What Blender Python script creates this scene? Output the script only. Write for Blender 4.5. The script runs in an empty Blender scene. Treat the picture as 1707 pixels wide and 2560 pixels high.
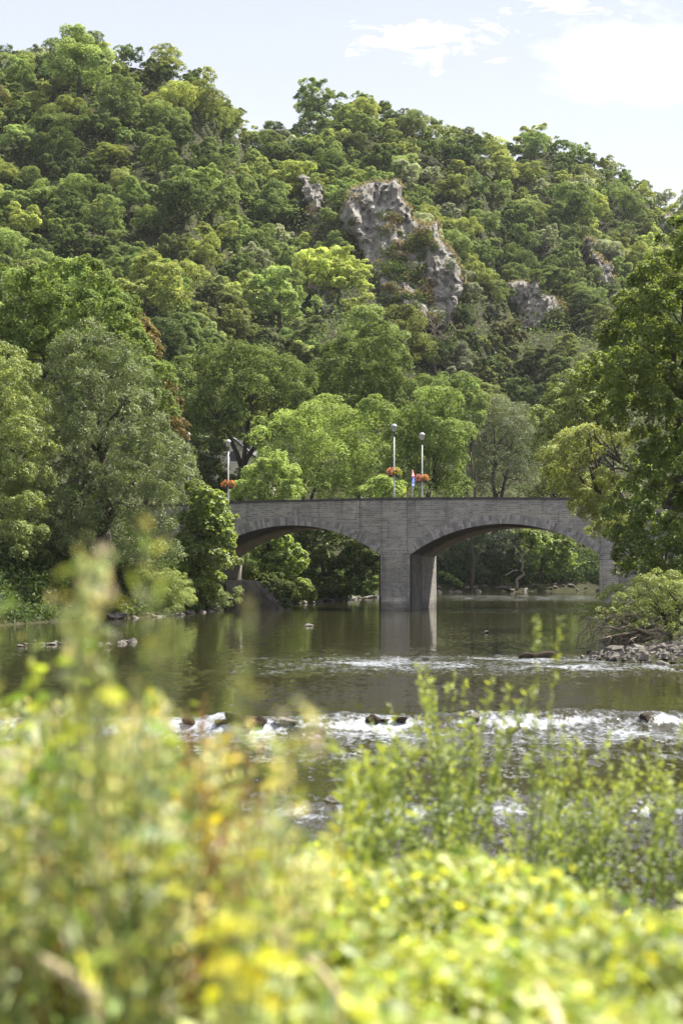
import bpy, math, random
import numpy as np
from mathutils import Vector, Matrix
C = bpy.context.scene.collection
S = bpy.context.scene
R = math.radians

# ---------------------------------------------------------------- camera
FPX, CX, HY, CAMZ = 4000.0, 853.5, 1426.0, 2.77      # focal length, centre column, horizon row (photo pixels), eye height
K = 1707 / 1568.0                                    # photo pixels per pixel of the view I measured in
cam = bpy.data.cameras.new('camera')
cam.sensor_width = 36.0
cam.lens = FPX / 2560.0 * 36.0
cam.shift_y = (HY - 1280.0) / 2560.0
cam.clip_start, cam.clip_end = 0.1, 3000.0
cam.dof.use_dof = True
cam.dof.focus_distance = 112.0
cam.dof.aperture_fstop = 2.1
cam_o = bpy.data.objects.new('camera', cam)
C.objects.link(cam_o)
cam_o.location = (0, 0, CAMZ)
cam_o.rotation_euler = (R(90), 0, 0)
S.camera = cam_o

# ---------------------------------------------------------------- sky, sun, exposure
SUN_AZ, SUN_EL = R(52), R(58)                        # azimuth from +Y (view direction) towards +X
sunvec = Vector((math.sin(SUN_AZ) * math.cos(SUN_EL), math.cos(SUN_AZ) * math.cos(SUN_EL), math.sin(SUN_EL)))
sun = bpy.data.lights.new('sun', 'SUN')
sun.energy, sun.angle, sun.color = 5.0, R(0.53), (1.0, 0.94, 0.82)
sun_o = bpy.data.objects.new('sun', sun)
C.objects.link(sun_o)
sun_o.rotation_euler = sunvec.to_track_quat('Z', 'Y').to_euler()
sun_o.location = (0, 0, 200)
S.view_settings.view_transform = 'Standard'
S.view_settings.look = 'None'
S.view_settings.gamma = 1.0
S.view_settings.exposure = 1.6
S.render.engine = 'CYCLES'
S.cycles.use_denoising = True
S.cycles.max_bounces = 8
S.cycles.diffuse_bounces = 3
S.cycles.transmission_bounces = 5
S.cycles.transparent_max_bounces = 8
S.cycles.volume_bounces = 0

W = bpy.data.worlds.new('World')
S.world = W
W.use_nodes = True


class NT:
    """small node-tree helper"""
    def __init__(s, tree):
        s.t = tree
        s.n, s.l = tree.nodes, tree.links
        s.n.clear()

    def add(s, typ, ins=None, **kw):
        nd = s.n.new(typ)
        for k, v in kw.items():
            setattr(nd, k, v)
        for k, v in (ins or {}).items():
            if isinstance(v, bpy.types.NodeSocket):
                s.l.new(v, nd.inputs[k])
            else:
                nd.inputs[k].default_value = v
        return nd

    def math(s, op, a, b=None, clamp=False):
        ins = {0: a}
        if b is not None:
            ins[1] = b
        return s.add('ShaderNodeMath', ins, operation=op, use_clamp=clamp).outputs[0]

    def ramp(s, fac, stops):
        nd = s.add('ShaderNodeValToRGB', {'Fac': fac})
        els = nd.color_ramp.elements
        while len(els) < len(stops):
            els.new(0.5)
        for e, (p, c) in zip(els, stops):
            e.position = p
            e.color = (c, c, c, 1) if not hasattr(c, '__len__') else tuple(c) + (1,)
        return nd.outputs['Color']

    def mix(s, fac, a, b, blend='MIX'):
        nd = s.add('ShaderNodeMix', data_type='RGBA', blend_type=blend)
        for i, v in ((0, fac), (6, a), (7, b)):
            if isinstance(v, bpy.types.NodeSocket):
                s.l.new(v, nd.inputs[i])
            elif i == 0:
                nd.inputs[0].default_value = v
            else:
                nd.inputs[i].default_value = tuple(v) + (1,) if len(v) == 3 else v
        return nd.outputs[2]

    def noise(s, vec, scale, detail=4, rough=0.55, dist=0.0):
        return s.add('ShaderNodeTexNoise', {'Vector': vec, 'Scale': scale, 'Detail': detail, 'Roughness': rough, 'Distortion': dist}).outputs['Fac']

    def mapping(s, vec, scale=(1, 1, 1), loc=(0, 0, 0), rot=(0, 0, 0)):
        return s.add('ShaderNodeMapping', {'Vector': vec, 'Scale': scale, 'Location': loc, 'Rotation': rot}).outputs[0]


w = NT(W.node_tree)
sky = w.add('ShaderNodeTexSky', sky_type='NISHITA', sun_disc=False)
sky.sun_elevation, sky.sun_rotation = SUN_EL, SUN_AZ
sky.air_density, sky.dust_density, sky.ozone_density, sky.altitude = 1.0, 1.6, 1.0, 150
dirv = w.add('ShaderNodeTexCoord').outputs['Generated']
sep = w.add('ShaderNodeSeparateXYZ', {0: dirv})
ny = w.math('MAXIMUM', sep.outputs[1], 0.05)
ax_ = w.math('DIVIDE', sep.outputs[0], ny)            # cloud deck coordinates: bearing and height, ahead of the camera
ez_ = w.math('DIVIDE', sep.outputs[2], ny)
cvec = w.add('ShaderNodeCombineXYZ', {0: ax_, 1: ez_, 2: 0.0}).outputs[0]
n1 = w.noise(w.mapping(cvec, (8, 18, 1), (1.3, 0.4, 0)), 1.0, 9, 0.6, 0.4)
n2 = w.noise(w.mapping(cvec, (34, 80, 1), (4.3, 2.4, 0)), 1.0, 7, 0.6, 0.8)


def cloud_mask(cx, cz, rx, rz, soft, n1=n1):
    d = w.add('ShaderNodeVectorMath', {0: w.mapping(cvec, (1 / rx, 1 / rz, 1), (-cx / rx, -cz / rz, 0))}, operation='LENGTH').outputs['Value']
    m = w.math('SUBTRACT', 1.0, d)
    return w.math('ADD', m, w.math('MULTIPLY', w.math('SUBTRACT', n1, 0.5), soft))


m1 = cloud_mask(0.205, 0.318, 0.085, 0.036, 3.4)
m2 = cloud_mask(0.055, 0.334, 0.036, 0.015, 5.5, n2)
m3 = cloud_mask(0.14, 0.355, 0.03, 0.010, 5.5, n2)
m4 = cloud_mask(0.6, 0.8, 0.5, 0.2, 3.0)
mm = w.math('MAXIMUM', w.math('MAXIMUM', m1, m4), w.math('MAXIMUM', m2, m3))
cm = w.ramp(w.math('MULTIPLY', mm, 0.85), [(0.0, 0.0), (0.85, 1.0)])
haze_n = w.ramp(w.noise(w.mapping(cvec, (3, 7, 1)), 1.0, 4, 0.5), [(0.3, 0.72), (0.8, 0.84)])
SKYK = 0.059
low = w.ramp(sep.outputs[2], [(0.12, (6.3, 6.35, 6.6)), (0.24, (6.0, 6.08, 6.5)), (0.36, (4.9, 5.08, 6.0))])
paled = w.mix(haze_n, sky.outputs[0], low)
cl = w.mix(w.math('MULTIPLY', cm, 0.9), paled, (8.5, 8.5, 8.6))
# unseen broken cloud overhead and behind the camera, added to raise the ambient light
hi = w.math('MULTIPLY', w.ramp(w.noise(dirv, 2.4, 6, 0.6), [(0.42, 0.0), (0.58, 1.0)]), w.ramp(w.math('MAXIMUM', sep.outputs[2], w.math('MULTIPLY', sep.outputs[1], -1.0)), [(0.42, 0.0), (0.6, 1.0)]))
cl = w.mix(hi, cl, (7.6, 7.7, 8.1))
bg = w.add('ShaderNodeBackground', {'Color': cl, 'Strength': SKYK})
wo = w.add('ShaderNodeOutputWorld')
w.l.new(bg.outputs[0], wo.inputs[0])


# ---------------------------------------------------------------- helpers
def px(dx, dy, Y):
    """a point seen at (dx, dy) of the measured view, Y metres ahead"""
    return Vector(((dx * K - CX) / FPX * Y, Y, CAMZ + (HY - dy * K) / FPX * Y))


def mpp(Y):
    return K / FPX * Y                                # metres per measured pixel at that distance


def hash2(ix, iy, seed):
    h = np.sin(ix * 127.1 + iy * 311.7 + seed * 74.7) * 43758.5453
    return h - np.floor(h)


def vnoise(x, y, seed=0):
    x, y = np.asarray(x, float), np.asarray(y, float)
    ix, iy = np.floor(x), np.floor(y)
    fx, fy = x - ix, y - iy
    fx, fy = fx * fx * (3 - 2 * fx), fy * fy * (3 - 2 * fy)
    a, b = hash2(ix, iy, seed), hash2(ix + 1, iy, seed)
    c, d = hash2(ix, iy + 1, seed), hash2(ix + 1, iy + 1, seed)
    return (a + (b - a) * fx) * (1 - fy) + (c + (d - c) * fx) * fy


def fbm(x, y, seed=0, oct=4):
    s, amp, tot = 0, 1.0, 0
    for o in range(oct):
        s = s + amp * vnoise(np.asarray(x) * 2 ** o, np.asarray(y) * 2 ** o, seed + o * 13)
        tot += amp
        amp *= 0.5
    return s / tot


def sstep(a, b, x):
    t = np.clip((np.asarray(x, float) - a) / (b - a), 0, 1)
    return t * t * (3 - 2 * t)


def mesh_arrays(name, verts, quads, tint=None, mats=(), smooth=False, fmat=None, attrs=None):
    me = bpy.data.meshes.new(name)
    verts = np.asarray(verts, np.float32)
    quads = np.asarray(quads, np.int32)
    nv, nf, k = len(verts), len(quads), quads.shape[1]
    me.vertices.add(nv)
    me.vertices.foreach_set('co', verts.ravel())
    me.loops.add(nf * k)
    me.loops.foreach_set('vertex_index', quads.ravel())
    me.polygons.add(nf)
    me.polygons.foreach_set('loop_start', np.arange(0, nf * k, k, dtype=np.int32))
    me.polygons.foreach_set('loop_total', np.full(nf, k, np.int32))
    if fmat is not None:
        me.polygons.foreach_set('material_index', np.asarray(fmat, np.int32))
    me.polygons.foreach_set('use_smooth', np.full(nf, smooth, bool))
    me.update(calc_edges=True)
    if tint is not None:
        at = me.attributes.new('tint', 'FLOAT_COLOR', 'POINT')
        t4 = np.ones((nv, 4), np.float32)
        t4[:, :3] = tint
        at.data.foreach_set('color', t4.ravel())
    for an, av in (attrs or {}).items():
        at = me.attributes.new(an, 'FLOAT', 'POINT')
        at.data.foreach_set('value', np.asarray(av, np.float32))
    for m in mats:
        me.materials.append(m)
    return me


class MB:
    """collects polygons, then links them as ONE mesh object"""
    def __init__(s):
        s.v, s.f = [], []

    def poly(s, *pts):
        i = len(s.v)
        s.v += [tuple(p) for p in pts]
        s.f.append(tuple(range(i, i + len(pts))))

    def box(s, x0, x1, y0, y1, z0, z1):
        i = len(s.v)
        s.v += [(x0, y0, z0), (x1, y0, z0), (x1, y1, z0), (x0, y1, z0), (x0, y0, z1), (x1, y0, z1), (x1, y1, z1), (x0, y1, z1)]
        s.f += [tuple(i + k for k in q) for q in ((0, 3, 2, 1), (4, 5, 6, 7), (0, 1, 5, 4), (1, 2, 6, 5), (2, 3, 7, 6), (3, 0, 4, 7))]

    def hexa(s, p):
        """8 points: bottom ring 0-3, top ring 4-7"""
        i = len(s.v)
        s.v += [tuple(q) for q in p]
        s.f += [tuple(i + k for k in q) for q in ((0, 3, 2, 1), (4, 5, 6, 7), (0, 1, 5, 4), (1, 2, 6, 5), (2, 3, 7, 6), (3, 0, 4, 7))]

    def prism(s, ring, z0, z1, top=1.0, c=(0, 0)):
        n, i = len(ring), len(s.v)
        s.v += [(x, y, z0) for x, y in ring] + [(c[0] + (x - c[0]) * top, c[1] + (y - c[1]) * top, z1) for x, y in ring]
        s.f += [(i + k, i + (k + 1) % n, i + n + (k + 1) % n, i + n + k) for k in range(n)]
        s.f += [tuple(i + n + k for k in range(n)), tuple(i + n - 1 - k for k in range(n))]

    def tube(s, pts, radii, sides=6, cap=True):
        pts = [Vector(p) for p in pts]
        i0 = len(s.v)
        for k, p in enumerate(pts):
            d = (pts[min(k + 1, len(pts) - 1)] - pts[max(k - 1, 0)])
            d = d.normalized() if d.length > 1e-9 else Vector((0, 0, 1))
            a = d.cross(Vector((0.31, 0.95, 0.05))).normalized() if abs(d.y) < 0.9 else d.cross(Vector((1, 0, 0))).normalized()
            b = d.cross(a)
            for q in range(sides):
                t = 2 * math.pi * q / sides
                s.v.append(tuple(p + (a * math.cos(t) + b * math.sin(t)) * radii[k]))
        for k in range(len(pts) - 1):
            for q in range(sides):
                a0, a1 = i0 + k * sides + q, i0 + k * sides + (q + 1) % sides
                s.f.append((a0, a1, a1 + sides, a0 + sides))
        if cap:
            s.f.append(tuple(i0 + q for q in reversed(range(sides))))
            s.f.append(tuple(i0 + (len(pts) - 1) * sides + q for q in range(sides)))

    def lathe(s, prof, sides=12, c=(0, 0, 0)):
        i0 = len(s.v)
        for r, z in prof:
            for q in range(sides):
                t = 2 * math.pi * q / sides
                s.v.append((c[0] + r * math.cos(t), c[1] + r * math.sin(t), c[2] + z))
        for k in range(len(prof) - 1):
            for q in range(sides):
                a0, a1 = i0 + k * sides + q, i0 + k * sides + (q + 1) % sides
                s.f.append((a0, a1, a1 + sides, a0 + sides))
        s.f.append(tuple(i0 + q for q in reversed(range(sides))))
        s.f.append(tuple(i0 + (len(prof) - 1) * sides + q for q in range(sides)))

    def build(s, name, mat, parent=None, smooth=False, loc=None):
        me = bpy.data.meshes.new(name)
        me.from_pydata(s.v, [], s.f)
        for m in (mat if isinstance(mat, (list, tuple)) else [mat]):
            me.materials.append(m)
        if smooth:
            me.polygons.foreach_set('use_smooth', np.ones(len(me.polygons), bool))
        me.update()
        return link(name, me, parent, loc)


def link(name, me, parent=None, loc=None):
    o = bpy.data.objects.new(name, me)
    C.objects.link(o)
    if parent is not None:
        o.parent = parent
    if loc is not None:
        o.location = loc
    return o


def tag(o, label=None, cat=None, group=None, kind=None):
    for k, v in (('label', label), ('category', cat), ('group', group), ('kind', kind)):
        if v:
            o[k] = v
    return o


def empty(name, loc, rz=0.0, label=None, cat=None, group=None):
    o = bpy.data.objects.new(name, None)
    o.empty_display_size = 0.5
    C.objects.link(o)
    o.location = loc
    o.rotation_euler = (0, 0, rz)
    return tag(o, label, cat, group)


def copy_tree(o, parent=None):
    c = o.copy()
    C.objects.link(c)
    if parent is not None:
        c.parent = parent
    for ch in o.children:
        copy_tree(ch, c)
    return c


# ---------------------------------------------------------------- materials
MATS = {}


def mat(name):
    m = bpy.data.materials.new(name)
    m.use_nodes = True
    MATS[name] = m
    return m, NT(m.node_tree)


def out(t, sh):
    o = t.add('ShaderNodeOutputMaterial')
    t.l.new(sh, o.inputs[0])
    return o


def leaf_mat(name, trans=0.45, gloss=0.05, rough=0.38, tcol=(1.25, 1.15, 0.65)):
    m, t = mat(name)
    oi = t.add('ShaderNodeObjectInfo')
    at = t.add('ShaderNodeAttribute', attribute_name='tint')
    col = t.mix(1.0, oi.outputs['Color'], at.outputs['Color'], 'MULTIPLY')
    tc = t.mix(1.0, col, tcol, 'MULTIPLY')
    d = t.add('ShaderNodeBsdfDiffuse', {'Color': col})
    tr = t.add('ShaderNodeBsdfTranslucent', {'Color': tc})
    mx = t.add('ShaderNodeMixShader', {0: trans, 1: d.outputs[0], 2: tr.outputs[0]})
    g = t.add('ShaderNodeBsdfGlossy', {'Color': (1, 1, 1, 1), 'Roughness': rough})
    mx2 = t.add('ShaderNodeMixShader', {0: gloss, 1: mx.outputs[0], 2: g.outputs[0]})
    out(t, mx2.outputs[0])
    return m


LEAF = leaf_mat('leaf', 0.36, 0.012, 0.55)
LEAF_NEAR = leaf_mat('leaf_near', 0.5, 0.03, 0.5, (1.5, 1.35, 0.55))
LEAF_WILLOW = leaf_mat('leaf_willow', 0.32, 0.03, 0.5, (1.2, 1.15, 0.6))


def simple(name, col, rough=0.8, var=0.25, scale=4.0, bump=0.0, spec=0.3, metal=0.0, col2=None, vscale=(1, 1, 1)):
    m, t = mat(name)
    tc = t.add('ShaderNodeTexCoord').outputs['Object']
    n = t.noise(t.mapping(tc, vscale), scale, 6, 0.6)
    c2 = col2 or tuple(c * (1 - var) for c in col)
    c1 = col if col2 else tuple(min(1, c * (1 + var)) for c in col)
    c = t.mix(t.ramp(n, [(0.32, 0.0), (0.68, 1.0)]), c2, c1)
    p = t.add('ShaderNodeBsdfPrincipled', {'Base Color': c, 'Roughness': rough, 'Metallic': metal, 'Specular IOR Level': spec})
    if bump:
        b = t.add('ShaderNodeBump', {'Height': n, 'Strength': bump, 'Distance': 0.1})
        t.l.new(b.outputs[0], p.inputs['Normal'])
    out(t, p.outputs[0])
    return m


BARK = simple('bark', (0.055, 0.045, 0.035), 0.9, 0.4, 6, 0.4, vscale=(1, 1, 0.25))
BARK_PALE = simple('bark_pale', (0.20, 0.17, 0.13), 0.9, 0.4, 9, 0.4, vscale=(1, 1, 0.3))
STEM = simple('green_stem', (0.13, 0.17, 0.05), 0.7, 0.3, 9)
STEM_RED = simple('rusty_stem', (0.17, 0.075, 0.03), 0.8, 0.3, 9)
STRAW = simple('straw', (0.42, 0.34, 0.2), 0.7, 0.25, 14)
ROCK = simple('grey_rock', (0.20, 0.18, 0.16), 0.85, 0.45, 2.6, 0.9, col2=(0.075, 0.068, 0.06))
ROCK_WET = simple('wet_rock', (0.045, 0.034, 0.024), 0.85, 0.4, 5, 0.6, spec=0.08)
CONCRETE = simple('old_concrete', (0.15, 0.14, 0.125), 0.85, 0.35, 1.4, 0.3)
POLE = simple('galvanised_steel', (0.33, 0.34, 0.36), 0.5, 0.08, 3, spec=0.5, metal=0.2)
DARK = simple('dark_metal', (0.06, 0.06, 0.065), 0.5, 0.1, 3)
WHITE = simple('white_paint', (0.78, 0.78, 0.78), 0.45, 0.04, 3)
RED = simple('red_paint', (0.55, 0.02, 0.03), 0.45, 0.05, 3)
BLUE = simple('blue_paint', (0.02, 0.09, 0.5), 0.45, 0.05, 3)
PALEBLUE = simple('pale_blue_paint', (0.25, 0.36, 0.62), 0.45, 0.05, 3)
SLATE = simple('slate', (0.06, 0.062, 0.07), 0.6, 0.3, 4, 0.3)
RENDER_WALL = simple('pale_render', (0.5, 0.46, 0.38), 0.85, 0.12, 2)
ASPHALT = simple('asphalt', (0.05, 0.05, 0.052), 0.9, 0.2, 30)
RAMP = simple('shaded_concrete', (0.10, 0.088, 0.078), 0.9, 0.5, 1.1, 0.5)  # ramp wall's shade put into the base tone, plus random weathering blotches
GRAVEL = simple('river_gravel', (0.155, 0.14, 0.125), 0.85, 0.6, 1.1, 0.4, col2=(0.06, 0.054, 0.047))
CAP = simple('dark_coping_stone', (0.055, 0.052, 0.055), 0.75, 0.4, 2.2, 0.2)
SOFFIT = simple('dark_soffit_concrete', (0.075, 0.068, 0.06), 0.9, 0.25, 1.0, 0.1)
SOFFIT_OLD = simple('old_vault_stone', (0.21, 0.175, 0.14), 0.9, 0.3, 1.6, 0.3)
BLACK_STONE = simple('black_stone', (0.022, 0.021, 0.022), 0.6, 0.4, 2, 0.2)  # near-black, for the strips at the pier edges
DRYGRASS = leaf_mat('dry_grass', 0.3, 0.02, 0.5, (1.1, 1.0, 0.8))


def stone(name, c1, c2, mortar, bw, bh, warm=0.5):
    m, t = mat(name)
    tc = t.add('ShaderNodeTexCoord').outputs['Object']
    geo = t.add('ShaderNodeNewGeometry')
    sep = t.add('ShaderNodeSeparateXYZ', {0: tc})
    uv = t.add('ShaderNodeCombineXYZ', {0: t.math('ADD', sep.outputs[0], sep.outputs[1]), 1: sep.outputs[2], 2: 0.0}).outputs[0]
    wob = t.noise(t.mapping(tc, (1, 1, 1)), 1.3, 3)
    uv2 = t.add('ShaderNodeVectorMath', {0: uv, 1: t.add('ShaderNodeCombineXYZ', {0: t.math('MULTIPLY', wob, 0.5), 1: t.math('MULTIPLY', wob, 0.12), 2: 0.0}).outputs[0]}, operation='ADD').outputs[0]
    b = t.add('ShaderNodeTexBrick', {'Vector': uv2, 'Color1': c1 + (1,), 'Color2': c2 + (1,), 'Mortar': mortar + (1,), 'Scale': 1.0,
                                    'Mortar Size': 0.02, 'Mortar Smooth': 0.4, 'Bias': 0.0, 'Brick Width': bw, 'Row Height': bh})
    b.offset, b.squash, b.squash_frequency = 0.43, 1.5, 3
    n = t.noise(tc, 0.55, 5, 0.6)
    tone = t.mix(t.ramp(n, [(0.3, 0), (0.7, 1)]), (0.70, 0.68, 0.70), (1.25, 1.2, 1.10))
    c = t.mix(1.0, b.outputs['Color'], tone, 'MULTIPLY')
    st = t.noise(t.mapping(tc, (1.5, 1.5, 0.16)), 1.5, 4, 0.6)     # rain streaks
    c = t.mix(t.ramp(st, [(0.55, 0.0), (0.72, 0.6)]), c, (0.07, 0.063, 0.065))
    li = t.noise(t.mapping(tc, (1.1, 1.1, 0.2), (4, 4, 1)), 1.7, 5, 0.65)     # lichen
    c = t.mix(t.ramp(li, [(0.57, 0.0), (0.75, 0.55)]), c, (0.20, 0.165, 0.07))
    sp = t.add('ShaderNodeTexBrick', {'Vector': t.mapping(uv2, (1, 1, 1), (0.37, 0.11, 0)), 'Color1': (0, 0, 0, 1), 'Color2': (1, 1, 1, 1), 'Mortar': (0, 0, 0, 1),
                                     'Scale': 1.0, 'Mortar Size': 0.0, 'Bias': -0.93, 'Brick Width': 0.42, 'Row Height': bh * 2})
    c = t.mix(t.math('MULTIPLY', sp.outputs['Color'], 0.5), c, (0.52, 0.47, 0.39))
    # tide mark: damp, darker stone in the lowest half metre
    wet = t.ramp(t.math('ADD', sep.outputs[2], t.math('MULTIPLY', wob, 0.5)), [(0.45, 0.55), (1.0, 0.0)])
    c = t.mix(wet, c, (0.07, 0.065, 0.06))
    p = t.add('ShaderNodeBsdfPrincipled', {'Base Color': c, 'Roughness': 0.85, 'Specular IOR Level': 0.25})
    hb = t.math('ADD', t.math('MULTIPLY', t.noise(tc, 9, 4), 0.5), t.math('MULTIPLY', b.outputs['Fac'], -0.6))
    bp = t.add('ShaderNodeBump', {'Height': hb, 'Strength': 0.6, 'Distance': 0.04})
    t.l.new(bp.outputs[0], p.inputs['Normal'])
    out(t, p.outputs[0])
    return m


STONE = stone('coursed_rubble', (0.165, 0.163, 0.162), (0.30, 0.292, 0.283), (0.325, 0.322, 0.315), 0.40, 0.13)

m, t = mat('voussoir_stone')
geo = t.add('ShaderNodeNewGeometry')
tc = t.add('ShaderNodeTexCoord').outputs['Object']
c = t.ramp(geo.outputs['Random Per Island'], [(0.0, (0.15, 0.145, 0.147)), (0.45, (0.245, 0.235, 0.232)), (1.0, (0.37, 0.35, 0.335))])
c = t.mix(t.ramp(t.noise(tc, 5, 5), [(0.35, 0.0), (0.7, 0.5)]), c, (0.12, 0.11, 0.11))
p = t.add('ShaderNodeBsdfPrincipled', {'Base Color': c, 'Roughness': 0.85})
bp = t.add('ShaderNodeBump', {'Height': t.noise(tc, 14, 4), 'Strength': 0.4, 'Distance': 0.03})
t.l.new(bp.outputs[0], p.inputs['Normal'])
out(t, p.outputs[0])
VOUSSOIR = m

m, t = mat('limestone_cliff')
tc = t.add('ShaderNodeTexCoord').outputs['Object']
n = t.noise(t.mapping(tc, (1, 1, 0.45)), 0.9, 8, 0.65)
v = t.noise(t.mapping(tc, (1.6, 1.6, 0.22)), 1.8, 7, 0.68)
c = t.ramp(n, [(0.3, (0.085, 0.082, 0.078)), (0.45, (0.205, 0.192, 0.175)), (0.58, (0.33, 0.312, 0.285)), (0.75, (0.46, 0.44, 0.405))])
c = t.mix(t.ramp(v, [(0.55, 0.0), (0.75, 0.7)]), c, (0.09, 0.085, 0.085))
moss = t.noise(tc, 0.35, 5, 0.6)
c = t.mix(t.ramp(moss, [(0.58, 0.0), (0.7, 0.8)]), c, (0.13, 0.105, 0.05))
p = t.add('ShaderNodeBsdfPrincipled', {'Base Color': c, 'Roughness': 0.9, 'Specular IOR Level': 0.2})
bp = t.add('ShaderNodeBump', {'Height': t.noise(t.mapping(tc, (1, 1, 0.5)), 1.7, 9, 0.75), 'Strength': 1.0, 'Distance': 0.9})
t.l.new(bp.outputs[0], p.inputs['Normal'])
out(t, p.outputs[0])
CLIFF = m

m, t = mat('soil')
tc = t.add('ShaderNodeTexCoord').outputs['Object']
n = t.noise(tc, 0.7, 7, 0.65)
c = t.ramp(n, [(0.3, (0.025, 0.020, 0.013)), (0.5, (0.032, 0.036, 0.015)), (0.7, (0.055, 0.046, 0.028))])
p = t.add('ShaderNodeBsdfPrincipled', {'Base Color': c, 'Roughness': 0.95, 'Specular IOR Level': 0.1})
bp = t.add('ShaderNodeBump', {'Height': t.noise(tc, 5, 6), 'Strength': 0.6, 'Distance': 0.15})
t.l.new(bp.outputs[0], p.inputs['Normal'])
out(t, p.outputs[0])
SOIL = m

m, t = mat('river_water')
tc = t.add('ShaderNodeTexCoord').outputs['Object']
rf = t.add('ShaderNodeAttribute', attribute_name='riffle').outputs['Fac']
fm = t.add('ShaderNodeAttribute', attribute_name='foam').outputs['Fac']
def slopes(scale_vec, loc, det=3):
    nd = t.add('ShaderNodeTexNoise', {'Vector': t.mapping(tc, scale_vec, loc), 'Scale': 1.0, 'Detail': det, 'Roughness': 0.6})
    return t.add('ShaderNodeVectorMath', {0: nd.outputs['Color'], 1: (0.5, 0.5, 0.5)}, operation='SUBTRACT').outputs[0]


def vscale(vv, k):
    nd = t.add('ShaderNodeVectorMath', {0: vv}, operation='SCALE')
    if isinstance(k, bpy.types.NodeSocket):
        t.l.new(k, nd.inputs['Scale'])
    else:
        nd.inputs['Scale'].default_value = k
    return nd.outputs[0]


# wave slopes straight into the normal, so that far ripples keep their tilt however small they get
patch = t.ramp(t.noise(t.mapping(tc, (1.5, 0.55, 1), (9, 2, 0)), 1.0, 6, 0.7), [(0.42, 0.10), (0.62, 1.0)])
long_ = t.ramp(t.noise(t.mapping(tc, (0.10, 0.22, 1), (2, 5, 0)), 1.0, 3, 0.5), [(0.40, 0.35), (0.65, 1.0)])
s1 = slopes((6.5, 2.6, 1), (0, 0, 0), 4)
s2 = slopes((0.45, 0.35, 1), (7, 3, 0), 2)
amp = t.math('ADD', t.math('MULTIPLY', 0.03, long_), t.math('MULTIPLY', t.math('MULTIPLY', rf, patch), 2.8))
ssum = t.add('ShaderNodeVectorMath', {0: vscale(s1, amp), 1: vscale(s2, 0.012)}, operation='ADD').outputs[0]
ssum = t.add('ShaderNodeVectorMath', {0: ssum, 1: (0.7, 1.0, 0.0)}, operation='MULTIPLY').outputs[0]
gn = t.add('ShaderNodeNewGeometry').outputs['Normal']
nrm_ = t.add('ShaderNodeVectorMath', {0: t.add('ShaderNodeVectorMath', {0: gn, 1: ssum}, operation='ADD').outputs[0]}, operation='NORMALIZE').outputs[0]
p = t.add('ShaderNodeBsdfPrincipled', {'Base Color': (0.026, 0.024, 0.011, 1), 'Roughness': 0.05, 'IOR': 1.33, 'Specular IOR Level': 0.5})
t.l.new(nrm_, p.inputs['Normal'])
fo = t.add('ShaderNodeBsdfPrincipled', {'Base Color': (0.55, 0.59, 0.68, 1), 'Roughness': 0.3})
fn = t.noise(t.mapping(tc, (2.6, 2.0, 2.6)), 2.6, 7, 0.74)
ff = t.ramp(t.math('ADD', t.math('MULTIPLY', fm, 0.8), t.math('MULTIPLY', t.math('SUBTRACT', fn, 0.5), 1.9)), [(0.40, 0.0), (1.0, 0.80)])
mx = t.add('ShaderNodeMixShader', {0: ff, 1: p.outputs[0], 2: fo.outputs[0]})
out(t, mx.outputs[0])
WATER = m

# ---------------------------------------------------------------- the lie of the land
RIVER = np.array([(-34, 12.6), (-30, 20), (-25, 34), (-20, 55), (-17.5, 78), (-15.5, 87), (-11.2, 94), (-7.6, 118), (-2.6, 137), (4, 170), (12, 204), (24, 211), (34, 214), (70, 225), (130, 235),
                  (130, 190), (66, 178), (40, 162), (28, 140), (19.5, 112), (15, 92), (11.5, 72), (9.5, 58), (9.5, 53.5), (7.6, 50.5), (9.0, 47), (12, 44), (15, 34), (20, 22), (34, 12.6)], float)


def poly_dist(poly, X, Y):
    """signed distance to a polygon, negative inside"""
    X, Y = np.asarray(X, float), np.asarray(Y, float)
    d = np.full(X.shape, 1e9)
    ins = np.zeros(X.shape, bool)
    n = len(poly)
    for i in range(n):
        ax, ay = poly[i]
        bx, by = poly[(i + 1) % n]
        ex, ey = bx - ax, by - ay
        tt = np.clip(((X - ax) * ex + (Y - ay) * ey) / (ex * ex + ey * ey), 0, 1)
        d = np.minimum(d, np.hypot(X - ax - tt * ex, Y - ay - tt * ey))
        cond = ((ay > Y) != (by > Y)) & (X < (bx - ax) * (Y - ay) / ((by - ay) if by != ay else 1e-9) + ax)
        ins ^= cond
    return np.where(ins, -d, d)


SKY_DX = np.array([-400, 0, 60, 110, 150, 205, 240, 330, 400, 460, 500, 530, 560, 600, 650, 720, 750, 830, 890, 960, 1040, 1110, 1150, 1210, 1290, 1370, 1430, 1480, 1568, 2100], float)
SKY_DY = np.array([190, 105, 112, 108, 80, 75, 100, 110, 138, 162, 200, 235, 262, 266, 262, 250, 222, 215, 225, 255, 270, 300, 328, 305, 305, 345, 370, 412, 460, 640], float)


def ridge(a):
    dx = (a * FPX + CX) / K
    E = (HY - np.interp(dx, SKY_DX, SKY_DY) * K) / FPX
    Yr = np.interp(dx, [-400, 430, 620, 1100, 1200, 2100], [330, 330, 395, 395, 450, 450])
    Yb = np.interp(dx, [-400, 820, 1000, 1200, 2100], [158, 168, 212, 228, 250])
    return dx, E, Yr, Yb


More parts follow.
